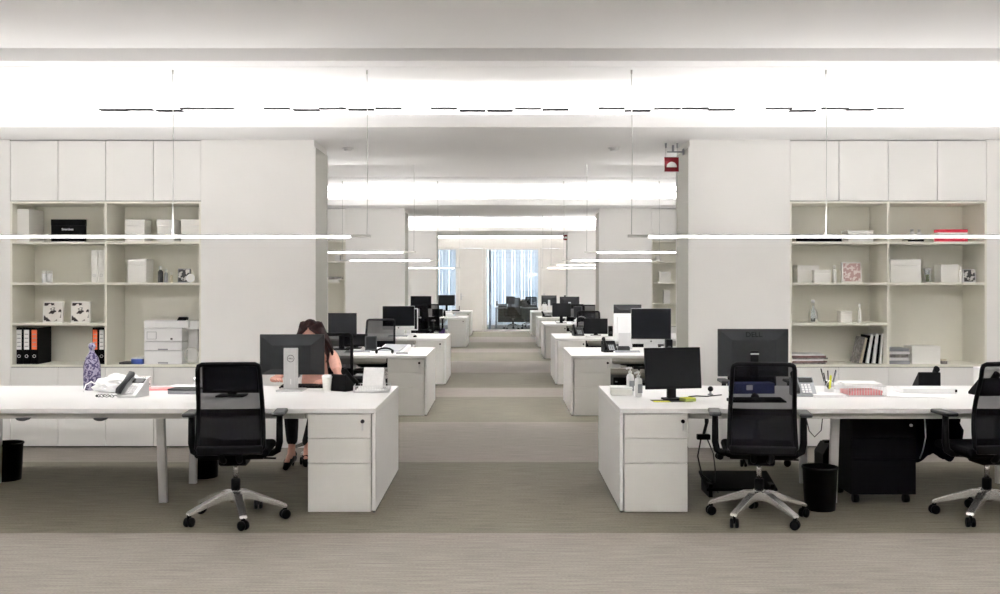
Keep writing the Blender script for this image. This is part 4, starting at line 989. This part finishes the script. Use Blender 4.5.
bx(-0.035, 0.03, 0, 0.05, 0, 0.03, bev=0.004).build('body', M['mag1'], t); bx(-0.03, 0.025, 0.004, 0.046, 0.03, 0.05, bev=0.006).build('lid', M['beige'], t)
# --- second partition: what shows beside the reveals
D2 = D0+BAY+0.09
def c2(px0, px1, h, z, label, **k): return carton(px0, px1, h, z, label, d=D2, **k)
c2(329, 339, 0.06, Z2, 'low white box on the shelf behind the left opening'); 
t = book_flat(328.5, 341.5, Z2+0.0605, 0.05, 'dark folder lying on the low white box behind the left opening', 'mag1', d=D2)
c2(335, 340, 0.12, Z1, 'little white box on the upper shelf behind the left opening')
c2(656, 660.5, 0.10, Z1, 'little white box on the upper shelf behind the right opening')
c2(659.5, 671, 0.21, Z2, 'wide white box on the shelf behind the right opening')
c2(664, 670, 0.25, Z3, 'upright white box on the lower shelf behind the right opening')

# ================= second row, left (d 12.25 - 13.83)
def at(px, d): return px2x(px, d)
monitor('computer_monitor', 'dark monitor angled on the second left bench, behind the woman', at(341, 13.3), 13.3, R(-3), 0.42, 0.30, 0.19, 0, scr='screen_grey')
monitor('computer_monitor', 'small dark grey screen beside the paper tray on the second left bench', at(371, 13.1), 13.1, R(10), 0.155, 0.19, 0.005, -8, scr='screen_grey', hous='dgrey', base=(0.12, 0.1))
monitor('computer_monitor', 'black monitor low behind the keyboard on the second left bench', at(353, 13.5), 13.55, R(0), 0.38, 0.17, 0.0+0.03, 0, scr='screen', base=(0.2, 0.15))
keyboard('white keyboard on the second left bench', at(358, 12.75), 12.75, 0, 'wplas', 0.34)
t = thing('document_holder', 'sloping clear document holder with papers on the second left bench', 'holder', (at(395, 12.9), 12.9, TOP), R(-16))
MB().prism([(-0.16, 0), (0.16, 0), (0.16, 0.09), (-0.16, 0.008)], 'x', -0.20, 0.16, bev=0.003).build('wedge', M['wplas'], t)
MB().box(-0.17, 0.12, -0.14, 0.14, 0.001, 0.006, mx=Matrix.Translation((0, 0, 0.052)) @ Matrix.Rotation(math.atan2(0.082, 0.32), 4, 'X')).build('sheet', M['mgrey'], t)
t = thing('headset', 'black headset lying on the second left bench', 'headset', (at(385, 12.6), 12.55, TOP))
MB().tube([(0.10*math.cos(a*PI/12), 0.05*math.sin(a*PI/12), 0.03+0.04*math.sin(a*PI/12)) for a in range(13)], 0.012, 6).build('band', M['black'], t)
MB().ball((0.10, 0, 0.03), 0.032, (0.6, 1, 0.9), 12).ball((-0.10, 0, 0.03), 0.032, (0.6, 1, 0.9), 12).build('ear_cups', M['black'], t)
o = MB().tube([(at(396, 12.6), 12.6, TOP+0.006), (at(402, 12.6), 12.62, TOP+0.006), (at(408, 12.6), 12.6, TOP+0.006)], 0.007, 6).build('black_pen', M['black']); tag(o, 'black pen lying near the end of the second left bench', 'pen')
chair(at(378, 14.3), 14.25, R(178), 'black task chair behind the second left bench, back facing its paper holder', R(10))
def tower(px, d, label, wd=0.2, h=0.45):
    t = thing('computer_tower', label, 'computer', (at(px, d), d, 0), 0, 'black computer towers under the desks')
    bx(-wd/2, wd/2, 0, 0.44, 0.02, h, bev=0.006).build('case', M['black'], t)
    bx(-wd/2+0.01, wd/2-0.01, -0.006, 0.002, 0.03, h-0.01, bev=0.004).build('front_panel', M['dgrey'] if False else M['black'], t)
    bx(-wd/2+0.02, -wd/2+0.05, -0.009, -0.005, h-0.06, h-0.045).build('power_button', M['mgrey'], t)
    bx(-wd/2, wd/2, 0.02, 0.05, 0, 0.02).box(-wd/2, wd/2, 0.38, 0.41, 0, 0.02).build('foot_rail', M['dgrey'], t)
    return t
tower(359, 12.8, 'black computer tower under the second left bench beside the stack of papers', 0.22, 0.5)
tower(622, 12.8, 'black computer tower under the second right bench beside the pedestal', 0.22, 0.42)
t = thing('storage_crate', 'low black crate under the second right bench behind the pump bottles', 'crate', (at(645, 12.9), 12.9, 0))
bx(-0.2, 0.2, -0.15, 0.15, 0, 0.36, bev=0.006).build('body', M['black'], t); bx(-0.205, 0.205, -0.155, 0.155, 0.36, 0.39, bev=0.006).build('lid', M['dgrey'], t)
t = thing('paper_pile', 'pile of mixed papers on the floor crate under the second left bench', 'papers', (at(383, 13.0), 13.0, 0))
bx(-0.09, 0.09, -0.15, 0.15, 0, 0.40, bev=0.004).build('crate', M['dgrey'], t); bx(-0.08, 0.08, -0.14, 0.14, 0.40, 0.5, bev=0.004).build('papers', M['spots'], t)
# ================= third row, left (16.0 - 17.58)
imac('silver all-in-one computer on the third left bench, black screen reflecting a lamp', at(398.5, 16.9), 16.9, R(4), 0.54, 0.34)
monitor('computer_monitor', 'white edged monitor half hidden behind the third left all-in-one computer', at(408.5, 17.3), 17.3, R(-4), 0.33, 0.38, 0.07, 0, hous='wplas', neck='wplas')
keyboard('white keyboard before the silver computer on the third left bench', at(398, 16.45), 16.45, 0, 'wplas', 0.34)
mouse('dark mouse at the aisle end of the third left bench', at(415, 16.4), 16.4)
chair(at(430, 24.6), 24.8, R(3), 'black task chair before the fifth left bench, beside its pedestal', R(5))
# ================= fifth and sixth row, left
monitor('computer_monitor', 'black monitor on the fifth left bench, in front of the pale wall', at(421, 26.2), 26.2, R(0), 0.545, 0.33, 0.21, 0, scr='screen')
chair(at(424, 24.4)-0.02, 23.6, R(-3), 'black task chair with raised back behind the third left bench computer', R(15))
monitor('computer_monitor', 'grey low screen on the fifth left bench beside white papers', at(437.5, 26.0), 26.0, R(6), 0.28, 0.20, 0.01, -6, scr='screen_grey', hous='dgrey', base=(0.18, 0.12))
t = thing('desk_phone', 'white and black phone on the fifth left bench', 'phone', (at(449, 26.0), 26.0, TOP), R(15), 'desk phones')
MB().prism([(-0.1, 0), (0.1, 0), (0.1, 0.11), (-0.1, 0.03)], 'x', -0.11, 0.11, bev=0.006).build('body', M['wplas'], t); MB().tube([(-0.14, -0.1, 0.04), (-0.12, 0, 0.13), (-0.10, 0.1, 0.16)], 0.028, 8).build('handset', M['black'], t)
t = thing('storage_crate', 'dark crate with small purple lid under the fifth left bench', 'crate', (at(443, 25.7)-0.15, 25.75, 0))
bx(-0.27, 0.26, -0.2, 0.2, 0, 0.34, bev=0.006).build('body', M['black'], t); bx(0.05, 0.2, -0.19, 0.1, 0.34, 0.46, bev=0.01).build('purple_lid', mat('purple_plastic', (0.10, 0.05, 0.20), 0.5), t)
monitor('computer_monitor', 'black monitor on the sixth left bench, before the blue window panel', at(446.5, 31.5), 31.5, R(0), 0.53, 0.33, 0.17, 0, scr='screen_grey')
sheet('white papers on the fifth left bench beside the phone', at(455, 26.1), 26.1, 0, 0.2, 0.2, 2, h=0.02)
t = thing('flat_router', 'flat black router on the sixth left bench near its aisle end', 'router', (at(456, 31.3), 31.3, TOP))
bx(-0.12, 0.12, -0.1, 0.1, 0, 0.04, bev=0.01).build('body', M['black'], t); MB().tube([(0.1, 0.08, 0.03), (0.1, 0.09, 0.16)], 0.01, 6).build('antenna', M['black'], t)

# ================= second row, right
imac('large silver all-in-one computer with black screen on the second right bench', at(651, 13.0), 13.0, R(-3), 0.52, 0.40)
t = imac('white backed all-in-one computer turned away on the second right bench', at(624.5, 13.5), 13.45, R(180), 0.31, 0.32)
for ch in t.children:
    if ch.name.startswith('housing'): ch.data.materials[0] = M['wplas']
monitor('computer_monitor', 'grey monitor top showing over the white computer on the second right bench', at(627.5, 16.6), 16.6, R(180), 0.46, 0.34, 0.19, 0, hous='dgrey')
t = thing('loudspeaker', 'small black loudspeaker at the right edge of the second right bench computer', 'speaker', (at(668, 12.85), 12.8, TOP))
bx(-0.042, 0.042, -0.06, 0.06, 0, 0.17, bev=0.008).build('cabinet', M['black'], t); MB().lathe([(0.028, 0), (0.022, 0.006), (0.01, 0.002)], (0, 0, 0), 16, mx=Matrix.Translation((0, -0.06, 0.06)) @ Matrix.Rotation(PI/2, 4, 'X')).build('cone', M['dgrey'], t)
phone('black desk phone at the aisle end of the second right bench', at(609, 12.9), 12.9, R(8), cord=False)
keyboard('white keyboard before the computers on the second right bench', at(627, 12.75), 12.72, 0, 'wplas', 0.34)
t = thing('docking_station', 'low dark dock in front of the white computer on the second right bench', 'dock', (at(623, 13.2), 13.15, TOP))
bx(-0.08, 0.08, -0.05, 0.05, 0, 0.05, bev=0.005).build('body', M['dgrey'], t); bx(-0.07, 0.07, -0.045, 0.045, 0.05, 0.058).build('top_plate', M['black'], t)
chair(at(640, 14.4), 14.5, R(180), 'black task chair behind the second right bench', R(30))
# ================= third row, right
monitor('computer_monitor', 'dark monitor angled on the third right bench', at(596, 16.8), 16.85, R(-6), 0.40, 0.26, 0.03, 0, scr='screen_grey', base=(0.18, 0.14))
phone('black desk phone at the aisle end of the third right bench', at(578, 16.8), 16.85, R(10), mt='black', face='dgrey', cord=False)
sheet('white papers before the dark monitor on the third right bench', at(597, 16.4), 16.4, R(3), 0.34, 0.24, 3, h=0.02)
t = thing('loudspeaker', 'narrow black speaker beside the dark monitor on the third right bench', 'speaker', (at(610.5, 16.7), 16.7, TOP))
bx(-0.035, 0.035, -0.05, 0.05, 0, 0.17, bev=0.006).build('cabinet', M['black'], t); MB().lathe([(0.024, 0), (0.02, 0.005), (0.01, 0.002)], (0, 0, 0), 14, mx=Matrix.Translation((0, -0.05, 0.06)) @ Matrix.Rotation(PI/2, 4, 'X')).build('cone', M['dgrey'], t)
chair(at(589, 18.3), 18.35, R(176), 'black task chair behind the third right bench monitor', R(12))
# ================= fourth row, right
monitor('computer_monitor', 'dark monitor facing us on the fourth right bench', at(561.5, 22.0), 22.0, R(4), 0.41, 0.30, 0.14, 0, scr='screen_grey')
t = thing('headset', 'white coiled headset on the fourth right bench', 'headset', (at(581, 22.0), 21.95, TOP))
MB().tube([(0.13*math.cos(a*PI/12), 0, 0.02+0.13*math.sin(a*PI/12)) for a in range(13)], 0.014, 6).build('band', M['wplas'], t); MB().ball((0.13, 0, 0.045), 0.045, (0.6, 1, 1), 12).ball((-0.13, 0, 0.045), 0.045, (0.6, 1, 1), 12).build('ear_cups', M['wplas'], t)
sheet('white papers beside the white headset on the fourth right bench', at(579, 21.7), 21.75, R(5), 0.30, 0.25, 2, h=0.03)
monitor('computer_monitor', 'small upright grey screen right of the fourth right bench monitor', at(578, 22.4), 22.45, R(-25), 0.20, 0.26, 0.10, 0, scr='screen_grey', hous='dgrey')
chair(at(588, 23.4), 23.45, R(176), 'black task chair behind the fourth right bench', R(12))
chair(at(577, 24.3), 24.7, R(-4), 'black task chair before the fifth right bench', R(33))
# ================= fifth and sixth row, right
monitor('computer_monitor', 'dark monitor seen from behind on the fifth right bench, with bright centre', at(569.5, 26.6), 26.6, R(180), 0.52, 0.32, 0.20, 0, hous='mback', neck='alu')
t = thing('desk_phone', 'black phone at the aisle end of the fifth right bench', 'phone', (at(547, 26.0), 26.0, TOP), R(15), 'desk phones')
MB().prism([(-0.1, 0), (0.1, 0), (0.1, 0.09), (-0.1, 0.03)], 'x', -0.10, 0.10, bev=0.006).build('body', M['dgrey'], t); MB().tube([(-0.12, -0.1, 0.04), (-0.11, 0, 0.10), (-0.10, 0.1, 0.13)], 0.026, 8).build('handset', M['black'], t)
monitor('computer_monitor', 'dark monitor with pale lower half at the aisle end of the sixth right bench', at(549, 31.6), 31.6, R(180), 0.48, 0.32, 0.17, 0, hous='dgrey', neck='wplas')
monitor('computer_monitor', 'second dark monitor farther from the aisle on the sixth right bench', at(572, 31.7), 31.75, R(180), 0.5, 0.32, 0.17, 0, hous='mback')
t = thing('paper_bag', 'small white bag standing on the sixth right bench before its monitor', 'bag', (at(544.5, 31.2), 31.2, TOP))
bx(-0.07, 0.07, -0.04, 0.04, 0, 0.22, bev=0.01).build('body', M['paper'], t); MB().tube([(-0.03, 0, 0.22), (-0.02, 0, 0.28), (0.02, 0, 0.28), (0.03, 0, 0.22)], 0.005, 6).build('handle_loop', M['paper'], t)

# ================= meeting room beyond the glass
t = thing('meeting_desk', 'grey desk in the room beyond the glass', 'desk', (at(520, 36), 35.6, 0))
bx(-0.9, 1.3, 0, 0.8, 0.71, 0.74, bev=0.004).build('desktop', M['mgrey'], t)
for lx, ly in ((-0.86, 0.05), (1.26, 0.05), (-0.86, 0.75), (1.26, 0.75)): bx(lx-0.03, lx+0.03, ly-0.03, ly+0.03, 0, 0.71).build('leg', M['mgrey'], t)
bx(-0.8, 1.2, 0.6, 0.62, 0.2, 0.7).build('modesty_panel', M['dgrey'], t)
monitor('computer_monitor', 'tilted dark screen on the desk beyond the glass', at(510.5, 36.0), 36.0, R(-25), 0.34, 0.28, 0.12, 0, scr='screen_grey', group='screens beyond the glass')
monitor('computer_monitor', 'wide dark screen on the desk beyond the glass', at(524.5, 36.1), 36.1, R(5), 0.44, 0.26, 0.03, 0, scr='screen_grey', group='screens beyond the glass')
t = thing('desk_phone', 'dark phone at the end of the desk beyond the glass', 'phone', (at(502.5, 36.0), 36.0, TOP), 0, 'desk phones')
MB().prism([(-0.1, 0), (0.1, 0), (0.1, 0.13), (-0.1, 0.05)], 'x', -0.16, 0.16, bev=0.006).build('body', M['dgrey'], t); MB().tube([(-0.2, -0.1, 0.08), (-0.2, 0, 0.16), (-0.2, 0.1, 0.2)], 0.035, 8).build('handset', M['black'], t)
chair(at(513, 35.0), 35.0, R(8), 'dark task chair in the room beyond the glass', R(15))
chair(at(531, 36.9), 36.9, R(178), 'dark task chair on the far side of the desk beyond the glass', R(15))

# ------------------------------------------------------------------ the woman
def skin_mesh(verts, edges_, radii, sub=2, root=0):
    me = bpy.data.meshes.new('sk'); me.from_pydata(verts, edges_, [])
    o = bpy.data.objects.new('sk', me); C.objects.link(o)
    md = o.modifiers.new('skin', 'SKIN'); md.use_smooth_shade = True; md.branch_smoothing = 0.6
    o.modifiers.new('sub', 'SUBSURF').levels = sub
    for i, r in enumerate(radii):
        v = me.skin_vertices[0].data[i]; v.radius = r if isinstance(r, tuple) else (r, r); v.use_root = (i == root)
    dg = bpy.context.evaluated_depsgraph_get(); dg.update()
    res = bpy.data.meshes.new_from_object(o.evaluated_get(dg))
    bpy.data.objects.remove(o); bpy.data.meshes.remove(me)
    mb = MB(); mb.bm.from_mesh(res); bpy.data.meshes.remove(res)
    for f in mb.bm.faces: f.smooth = True
    return mb
def chain_mesh(chains, sub=2):
    verts, eds, rad, idx = [], [], [], {}
    for ch in chains:
        prev = None
        for key, p, r in ch:
            if key not in idx:
                idx[key] = len(verts); verts.append(p); rad.append(r)
            if prev is not None: eds.append((idx[prev], idx[key]))
            prev = key
    return skin_mesh(verts, eds, rad, sub)
# local frame: origin on the floor under the pelvis; she faces -Y (towards the camera)
WX, WY = px2x(316, 9.22), 9.22
P = {}
pel = (0, 0.0, 0.635)
sh_l, sh_r = (-0.155, -0.10, 0.99), (0.165, -0.10, 0.99)      # her right is -X in the picture
neck, head0 = (0.0, -0.13, 1.06), (-0.01, -0.175, 1.16)
wr_l = (px2x(273, 8.62)-WX-0.02, 8.62-WY+0.05, TOP+0.055); wr_r = (px2x(319, 8.6)-WX+0.04, 8.66-WY+0.02, TOP+0.05)
el_l = (-0.30, -0.26, 0.775); el_r = (0.26, -0.27, 0.775)
kn_l, kn_r = (-0.14, -0.43, 0.56), (0.10, -0.43, 0.56)
an_l = (px2x(291, 8.85)-WX, 8.90-WY, 0.14); an_r = (px2x(303, 9.0)-WX+0.02, 9.05-WY, 0.12)
toe_l = (px2x(287, 8.75)-WX, 8.72-WY, 0.05); toe_r = (px2x(304, 8.9)-WX+0.02, 8.88-WY, 0.05)
body = chain_mesh([
    [('pel', pel, (0.155, 0.115)), ('wai', (0, -0.02, 0.74), (0.115, 0.09)), ('che', (0, -0.07, 0.86), (0.13, 0.095)), ('shc', (0.003, -0.11, 0.985), (0.085, 0.07)), ('nk', neck, 0.048), ('nk2', (-0.003, -0.15, 1.105), 0.046)],
    [('shc', 0, 0), ('sl', sh_l, 0.052), ('el', el_l, 0.036), ('wl', wr_l, 0.024)],
    [('shc', 0, 0), ('sr', sh_r, 0.052), ('er', el_r, 0.036), ('wr', wr_r, 0.024)],
    [('pel', 0, 0), ('hl', (-0.09, -0.05, 0.625), 0.085), ('kl', kn_l, 0.058), ('cl', tuple((Vector(kn_l)*0.65+Vector(an_l)*0.35)), 0.052), ('al', an_l, 0.032), ('hel', (an_l[0], an_l[1]+0.03, 0.075), 0.032)],
    [('pel', 0, 0), ('hr', (0.09, -0.05, 0.625), 0.085), ('kr', kn_r, 0.058), ('cr', tuple((Vector(kn_r)*0.65+Vector(an_r)*0.35)), 0.052), ('ar', an_r, 0.032), ('her', (an_r[0], an_r[1]+0.03, 0.075), 0.032)],
    [('al', 0, 0), ('tol', toe_l, 0.026)], [('ar', 0, 0), ('tor', toe_r, 0.026)],
])
# head: egg with brow, nose, chin, tilted down
HT = Matrix.Translation((-0.012, -0.205, 1.178)) @ Matrix.Rotation(R(36), 4, 'X')
hb = bmesh.new(); bmesh.ops.create_uvsphere(hb, u_segments=28, v_segments=20, radius=1.0)
for v in hb.verts:
    c = v.co.copy(); x_, y_, z_ = c.x*0.074, c.y*0.094, c.z*0.112
    if z_ < 0: x_ *= 1-0.30*(-c.z)**1.5; y_ = y_*(1-0.18*(-c.z)) + (-0.012*(-c.z) if c.y < 0 else 0.02*c.z*-1*-0.5)
    if c.y < -0.75 and abs(c.x) < 0.22 and -0.35 < c.z < 0.15: y_ -= 0.020*(1-abs(c.x)/0.22)*(0.15-c.z)/0.5   # nose
    if c.y < -0.5 and 0.0 < c.z < 0.22 and 0.18 < abs(c.x) < 0.6: y_ += 0.007                                   # eye sockets
    if c.y < -0.6 and abs(c.x) < 0.35 and -0.58 < c.z < -0.44: y_ -= 0.005                                     # lips
    v.co = Vector((x_, y_, z_))
for f in hb.faces: f.smooth = True
body._merge(hb, HT)
for sx in (-1, 1): body.ball((sx*0.074, 0.008, -0.005), 0.03, (0.35, 0.7, 1.05), 12, mx=HT)
def hand(mbx, wrist, fwd, side, up, sgn, curl=0.5):
    f, s_, u = Vector(fwd).normalized(), Vector(side).normalized(), Vector(up).normalized()
    w_ = Vector(wrist)
    def pt(a, b, c): return tuple(w_+f*a+s_*b+u*c)
    mbx2 = chain_mesh([[('w', pt(0, 0, 0), (0.024, 0.018)), ('p', pt(0.045, 0, 0.004), (0.036, 0.014)), ('k', pt(0.088, 0, 0.0), (0.036, 0.012))]], 2)
    me = bpy.data.meshes.new('h'); mbx2.bm.to_mesh(me); mbx2.bm.free(); mbx.bm.from_mesh(me); bpy.data.meshes.remove(me)
    for i, (o_, ln) in enumerate(((-0.030, 0.062), (-0.010, 0.074), (0.010, 0.070), (0.029, 0.054))):
        c = curl*(0.8+0.15*i)
        p0 = pt(0.080, o_, 0.002); p1 = pt(0.085+ln*0.45, o_*1.1, -0.004-0.010*c); p2 = pt(0.085+ln*(0.80-0.2*c), o_*1.12, -0.010-0.03*c); p3 = pt(0.085+ln*(1-0.45*c), o_*1.12, -0.014-0.045*c)
        mbx.tube([p0, p1, p2, p3], [0.0092, 0.0088, 0.0078, 0.0055], 8)
    mbx.tube([pt(0.02, sgn*0.02, 0), pt(0.045, sgn*0.045, -0.006), pt(0.075, sgn*0.052, -0.012), pt(0.095, sgn*0.046, -0.016)], [0.013, 0.0115, 0.0098, 0.006], 8)
hand(body, wr_l, (0.55, -0.65, 0.12), (0.65, 0.55, 0.0), (0.0, 0.15, 1), 1, 0.35)
hand(body, wr_r, (-0.35, -0.85, -0.05), (-0.85, 0.35, 0.0), (0, 0, 1), 1, 0.9)
wt = thing('person', 'dark haired woman in a pale pink top leaning over her desk behind the monitor', 'person', (WX, WY, 0), 0)
body.build('body', M['skin'], wt)
# pink top with elbow sleeves
top = chain_mesh([
    [('pel', (0, 0.0, 0.665), (0.165, 0.125)), ('wai', (0, -0.02, 0.75), (0.132, 0.105)), ('che', (0, -0.075, 0.86), (0.148, 0.115)), ('shc', (0.003, -0.11, 0.975), (0.10, 0.078)), ('nk', (0.0, -0.128, 1.035), 0.058)],
    [('shc', 0, 0), ('sl', (sh_l[0]-0.004, sh_l[1], sh_l[2]-0.002), 0.064), ('el', tuple(Vector(sh_l)*0.25+Vector(el_l)*0.75), 0.052)],
    [('shc', 0, 0), ('sr', (sh_r[0]+0.004, sh_r[1], sh_r[2]-0.002), 0.064), ('er', tuple(Vector(sh_r)*0.25+Vector(el_r)*0.75), 0.052)],
])
top.build('blouse', M['top'], wt)
tro = chain_mesh([
    [('pel', (0, 0.005, 0.635), (0.168, 0.128)), ('w', (0, 0, 0.70), (0.150, 0.115))],
    [('pel', 0, 0), ('hl', (-0.09, -0.05, 0.63), 0.098), ('kl', kn_l, 0.076), ('cl', tuple((Vector(kn_l)*0.55+Vector(an_l)*0.45)), 0.064), ('al', tuple(Vector(an_l)+Vector((0, 0, 0.045))), 0.050)],
    [('pel', 0, 0), ('hr', (0.09, -0.05, 0.63), 0.098), ('kr', kn_r, 0.076), ('cr', tuple((Vector(kn_r)*0.55+Vector(an_r)*0.45)), 0.064), ('ar', tuple(Vector(an_r)+Vector((0, 0, 0.045))), 0.050)],
])
tro.build('trousers', M['trousers'], wt)
for an, toe in ((an_l, toe_l), (an_r, toe_r)):
    A, T_ = Vector(an), Vector(toe); hd = Vector((A.x, A.y+0.035, 0)); ax = (T_-hd); ax.z = 0; ax.normalize()
    tp = T_+ax*0.03
    MB().tube([(hd.x, hd.y, 0.068), tuple(hd.lerp(tp, 0.35)+Vector((0, 0, 0.05))), tuple(hd.lerp(tp, 0.65)+Vector((0, 0, 0.026))), (tp.x, tp.y, 0.020)], [0.037, 0.036, 0.040, 0.022], 12).tube([(hd.x, hd.y, 0.06), (hd.x, hd.y, 0.0)], [0.018, 0.008], 8).build('shoe', M['black'], wt)
# hair: cap plus long side locks
hr = MB()
hc = bmesh.new(); bmesh.ops.create_uvsphere(hc, u_segments=28, v_segments=20, radius=1.0)
dele = []
for v in hc.verts:
    c = v.co.copy()
    n = 1+0.03*mnoise.noise(c*7)
    v.co = Vector((c.x*0.089*n, c.y*0.108*n+0.010, c.z*0.124*n+0.006))
    # leave the face open: a widow's peak parting in the middle
    if c.y < -0.25 and c.z < 0.80-0.55*abs(c.x): dele.append(v)
    elif c.z < -0.75: dele.append(v)
bmesh.ops.delete(hc, geom=dele, context='VERTS')
for f in hc.faces: f.smooth = True
hr._merge(hc, HT)
rh = random.Random(5)
hp = lambda x_, y_, z_: tuple(HT @ Vector((x_, y_, z_)))
for sx in (-1, 1):
    for i in range(26):
        q = i/25
        a0 = hp(sx*(0.012+0.070*min(1, q*1.2)), -0.062+0.15*q, 0.110-0.05*q*q)
        a1 = hp(sx*0.092, -0.055+0.13*q, 0.03)
        dn = rh.uniform(-0.012, 0.012)
        ln = rh.uniform(0.17, 0.25)
        ex = sx*(0.115+0.03*rh.random()); ey = -0.17+0.17*q
        a2 = (-0.012+ex+dn, ey-0.03, 1.09); a3 = (-0.012+ex*1.22+dn*1.4, ey-0.02+dn, 1.09-ln*0.45); a4 = (-0.012+ex*1.25+dn*2, ey-0.01, 1.09-ln*0.75)
        hr.tube([a0, a1, a2, a3, a4], [0.012, 0.019, 0.019, 0.015, 0.004], 6)
for i in range(16):
    q = (i+0.5)/16*2-1
    a0 = hp(q*0.075, 0.07, 0.07); dn = rh.uniform(-0.012, 0.012)
    hr.tube([a0, hp(q*0.09, 0.11, -0.03), (-0.012+q*0.11+dn, -0.035, 1.02), (-0.012+q*0.12+dn, -0.015, 0.90), (-0.012+q*0.12+dn, -0.005, 0.82)], [0.014, 0.022, 0.022, 0.018, 0.004], 6)
hr.build('hair', M['hair'], wt)
fc = MB()
for sx in (-1, 1): fc.ball((sx*0.029, -0.079, 0.012), 0.010, (1.3, 0.7, 0.7), 10, mx=HT)
fc.build('eyes', M['wplas'], wt)
eb = MB()
for sx in (-1, 1): eb.tube([hp(sx*0.014, -0.088, 0.034), hp(sx*0.030, -0.087, 0.040), hp(sx*0.046, -0.078, 0.034)], [0.003, 0.004, 0.002], 6)
eb.build('eyebrows', M['hair'], wt)
MB().tube([hp(-0.022, -0.088, -0.058), hp(0, -0.096, -0.056), hp(0.022, -0.088, -0.058)], [0.002, 0.006, 0.002], 8).build('lips', M['pink'], wt)
chair(WX+0.09, WY+0.06, R(180+3), 'black task chair the woman sits on behind the left front bench', R(25)).scale = (1, 1, 1.04)
